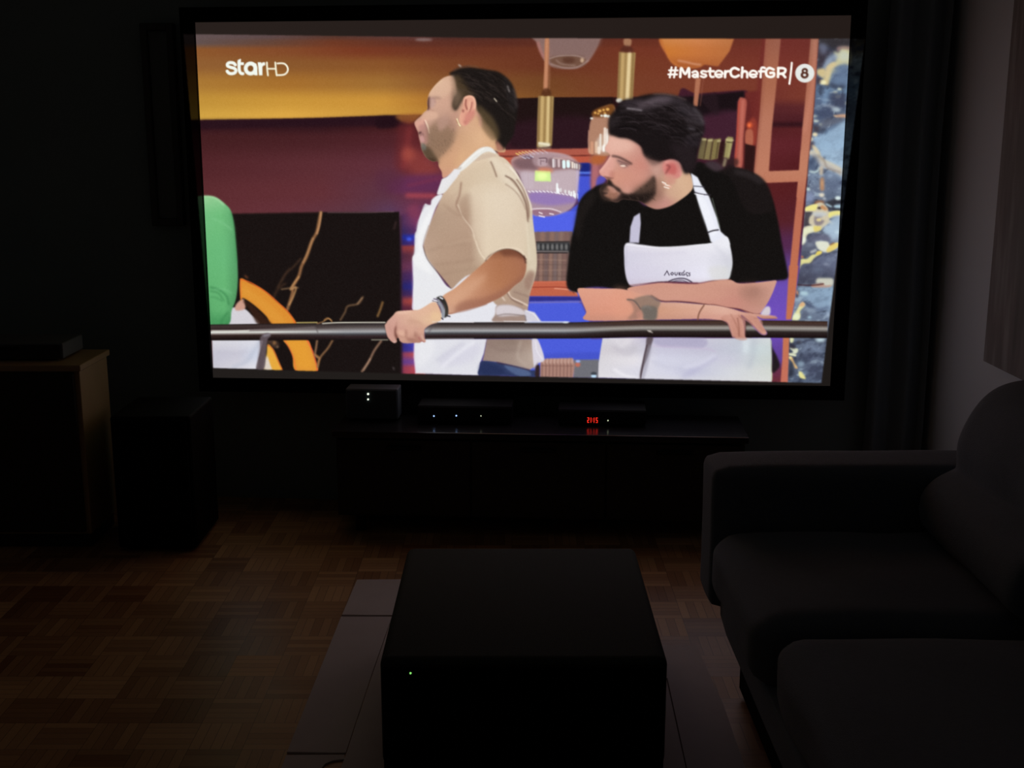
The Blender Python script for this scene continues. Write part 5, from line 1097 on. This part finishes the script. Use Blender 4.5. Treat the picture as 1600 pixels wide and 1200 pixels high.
# near flap with a half round hand hole
hole = [F(538, 1186), F(520, 1188), F(508, 1193), F(500, 1203), F(498, 1216)]
sheet('flap', [F(447.5, 1179.5), F(538, 1179)] + hole + [F(486, 1290), F(404, 1290)], tilt=[0]*9)
base_l = [F(613, 964), F(720, 963), F(900, 963), F(1030, 1008), F(1088, 1008), F(1098, 1030), F(1130, 1100), F(1162, 1194), F(1205, 1290), F(498, 1290), F(541.5, 1176), F(580, 1060)]
sheet('base_panel', base_l)
p_, q_ = F(1056, 1104), F(1092, 1290)
sheet('flap', [F(1041, 1060), F(1043, 1060), F(1093, 1290), F(1091, 1290)], z0=CT, tilt=[.0008]*4, m='card_dark', label='thin dark strip on the cardboard')  # thin dark strip laid on the base panel

# ---------------- the big black box in front ----------------
yb = 1216
nl0 = at_z(592, yb, 0); ydn = nl0.y
ztop = at_y(800, 1034, ydn).z
nlt, nrt = at_y(591.5, 1036, ydn), at_y(1045.5, 1042, ydn)
yfar = at_z(800, 854, ztop).y
wS = nrt.x-nlt.x; dS = yfar-ydn
sub = thing('subwoofer', ((nlt.x+nrt.x)/2, ydn, 0), 'big black box shaped subwoofer with one green light, standing on flattened cardboard', 'subwoofer')
SX = 0.0
bm = bmesh.new(); box(bm, (-wS/2, .012, CT+.012), (wS/2, dS, ztop), .02, 5)
part('cabinet', bm, M_['sub'], sub, smooth=True)
bm = bmesh.new(); box(bm, (-wS/2+.006, -.004, CT+.016), (wS/2-.006, .0118, ztop-.012), .005, 3)
gp = part('front_panel', bm, M_['grille'], sub)
d = ray(641.5, 1051.5); t = (ydn-.004)/d.y; lp = cam.location + d*t
bm = bmesh.new(); cyl(bm, (lp.x-sub.location.x, -.0045, lp.z), .0021, .003, axis='Y', n=16); part('indicator_light', bm, E_GREEN, gp, label='green indicator light')
for sx in (-1, 1):
    for yy in (.07, dS-.07):
        bm = bmesh.new(); cyl(bm, (sx*(wS/2-.07), yy, CT+.006), .022, .0115); part('foot', bm, M_['rubber'], sub)

# ---------------- sofa along the right wall ----------------
def soft(bm, lo, hi, r=.05, puff=(0, 0, .02), n=14, jit=.004, seed=0):
    "an upholstered block: rounded box with bulging faces"
    c = Vector([(lo[i]+hi[i])/2 for i in range(3)]); h = Vector([(hi[i]-lo[i])/2 for i in range(3)])
    start = len(bm.verts)
    vs = bmesh.ops.create_cube(bm, size=2)['verts']
    es = list({e for v in vs for e in v.link_edges})
    g = bmesh.ops.subdivide_edges(bm, edges=es, cuts=n, use_grid_fill=True)
    for v in list(bm.verts):
        s = v.co.copy()
        # denser near edges
        s = Vector([math.copysign(abs(k)**.75, k) for k in s])
        p = Vector([s[i]*h[i] for i in range(3)])
        inner = Vector([max(-(h[i]-r), min(h[i]-r, p[i])) for i in range(3)])
        dlt = p-inner
        if dlt.length > 1e-6: p = inner + dlt.normalized()*min(r, dlt.length if max(abs(dlt[i]) for i in range(3)) < r-1e-6 else r)
        for i in range(3):
            j, k = [q for q in range(3) if q != i]
            p[i] += math.copysign(1, s[i])*puff[i]*(abs(s[i])**6)*(1-s[j]**4)*(1-s[k]**4)
        nz = noise.noise(Vector((p.x*6+seed*3.1, p.y*6, p.z*6)))
        p += Vector((nz, noise.noise(Vector((p.z*5, p.x*5, seed+p.y*4))), nz))*jit
        v.co = c+p
XF = .462
sofa = thing('sofa', (1.0, 2.0, 0), 'long charcoal fabric sofa along the right wall with a high padded back', 'sofa')
sl = lambda p: (p[0]-1.0, p[1]-2.0, p[2])
def spart(name, lo, hi, r, puff, seed, m='sofa', jit=.004, label=None, n=14):
    bm = bmesh.new(); soft(bm, sl(lo), sl(hi), r, puff, n, jit, seed)
    return part(name, bm, M_[m], sofa, smooth=True, label=label)
YA = 2.605
spart('armrest', (XF+.001, YA, .24), (RW-.03, YA+.172, .587), .028, (.0, .0, .006), 1, jit=.003, n=18)
spart('base', (XF+.02, .1, .22), (RW-.03, YA-.002, .31), .02, (0, 0, 0), 2, jit=.001, n=16)
bm = bmesh.new(); box(bm, sl((XF+.09, .14, .012)), sl((RW-.06, YA+.06, .222)), .01, 2); part('plinth', bm, M_['velvet'], sofa)
for x_ in (XF+.13, RW-.12):
    for y_ in (.2, YA-.02):
        bm = bmesh.new(); cyl(bm, sl((x_, y_, .006)), .02, .012); part('foot', bm, M_['rubber'], sofa)
spart('seat_cushion', (XF+.004, 2.075, .295), (1.12, YA-.004, .446), .045, (.012, .0, .012), 3, jit=.008, n=20)
spart('seat_cushion', (XF+.03, 1.25, .295), (1.12, 2.05, .438), .045, (.012, .0, .012), 5, jit=.008, n=20)
spart('seat_cushion', (XF+.02, .2, .295), (1.12, 1.235, .43), .045, (.012, .0, .012), 6, jit=.008)
spart('backrest', (1.20, .12, .295), (RW-.035, YA-.01, .70), .06, (.0, .0, .01), 7, n=18)
# padded back: lumbar roll below, head roll above
for y0, y1, sd in ((2.035, YA-.01, 11), (1.2, 2.02, 12), (.15, 1.185, 13)):
    bm = bmesh.new()
    prof = [(.925, .46), (.915, .50), (.925, .55), (.955, .582), (1.0, .594), (1.002, .615), (.995, .66), (1.01, .71), (1.035, .76), (1.075, .795), (1.13, .81), (1.2, .81), (1.30, .79), (1.37, .74), (1.385, .68), (1.30, .52), (1.15, .44), (1.0, .43)]
    ny = 18; rings = []
    for j in range(ny+1):
        t = j/ny; e = min(t, 1-t)*(y1-y0); k = 1 if e > .06 else math.sqrt(max(0, 1-((.06-e)/.06)**2))
        ring = []
        cx, cz = 1.17, .60
        for (x, z) in prof:
            sc = .93 + .07*k
            px_, pz_ = cx+(x-cx)*sc, cz+(z-cz)*sc
            nz = noise.noise(Vector((x*7+sd, (y0+(y1-y0)*t)*6, z*7)))*.008
            ring.append(bm.verts.new(sl((px_+nz, y0+(y1-y0)*t, pz_+nz))))
        rings.append(ring)
    n = len(prof)
    for j in range(ny):
        for i in range(n): bm.faces.new((rings[j][i], rings[j][(i+1) % n], rings[j+1][(i+1) % n], rings[j+1][i]))
    bm.faces.new(rings[0]); bm.faces.new(rings[-1])
    o = part('back_cushion', bm, M_['sofa'], sofa, smooth=True)
    ss = o.modifiers.new('soft', 'SUBSURF'); ss.levels = 1; ss.render_levels = 2

# ---------------- painting on the right wall ----------------
def on_rw(x, y, off=.03):
    d = ray(x, y); t = (RW-off)/d.x; return cam.location + d*t
pb_ = on_rw(1536, 564); pt_ = on_rw(1578, 0)
y_far = pb_.y; zb = pb_.z
m = bpy.data.materials.new('brown_abstract_canvas'); m.use_nodes = True
nt = m.node_tree; N = nt.nodes; L = nt.links; b = N['Principled BSDF']; b.inputs['Roughness'].default_value = .8
tc = N.new('ShaderNodeTexCoord'); mp = N.new('ShaderNodeMapping'); mp.inputs['Scale'].default_value = (1, 7, .9); L.new(tc.outputs['Object'], mp.inputs[0])
n1_ = N.new('ShaderNodeTexNoise'); n1_.inputs['Scale'].default_value = 3.0; n1_.inputs['Detail'].default_value = 8; L.new(mp.outputs[0], n1_.inputs['Vector'])
n2_ = N.new('ShaderNodeTexNoise'); n2_.inputs['Scale'].default_value = 2.2; n2_.inputs['Detail'].default_value = 3; L.new(tc.outputs['Object'], n2_.inputs['Vector'])
cr = N.new('ShaderNodeValToRGB'); L.new(n1_.outputs['Fac'], cr.inputs[0])
cr.color_ramp.elements[0].position = .3; cr.color_ramp.elements[0].color = (.16, .13, .12, 1)
cr.color_ramp.elements[1].position = .7; cr.color_ramp.elements[1].color = (.62, .60, .60, 1)
e_ = cr.color_ramp.elements.new(.5); e_.color = (.34, .28, .27, 1)
mx = N.new('ShaderNodeMix'); mx.data_type = 'RGBA'; mx.inputs['B'].default_value = (.25, .28, .27, 1); L.new(n2_.outputs['Fac'], mx.inputs['Factor']); L.new(cr.outputs[0], mx.inputs['A'])
L.new(mx.outputs['Result'], b.inputs['Base Color'])
painting = thing('painting', (RW, y_far-.9, zb), 'large unframed canvas in streaky brown and rust tones on the right wall', 'painting')
bm = bmesh.new(); box(bm, (-.03, -.9, 0), (-.002, .9, 1.45), .002, 1); part('canvas', bm, m, painting)
bm = bmesh.new(); box(bm, (-.002, -.88, .02), (-.0005, .88, 1.43)); part('stretcher', bm, M_['wood'], painting)
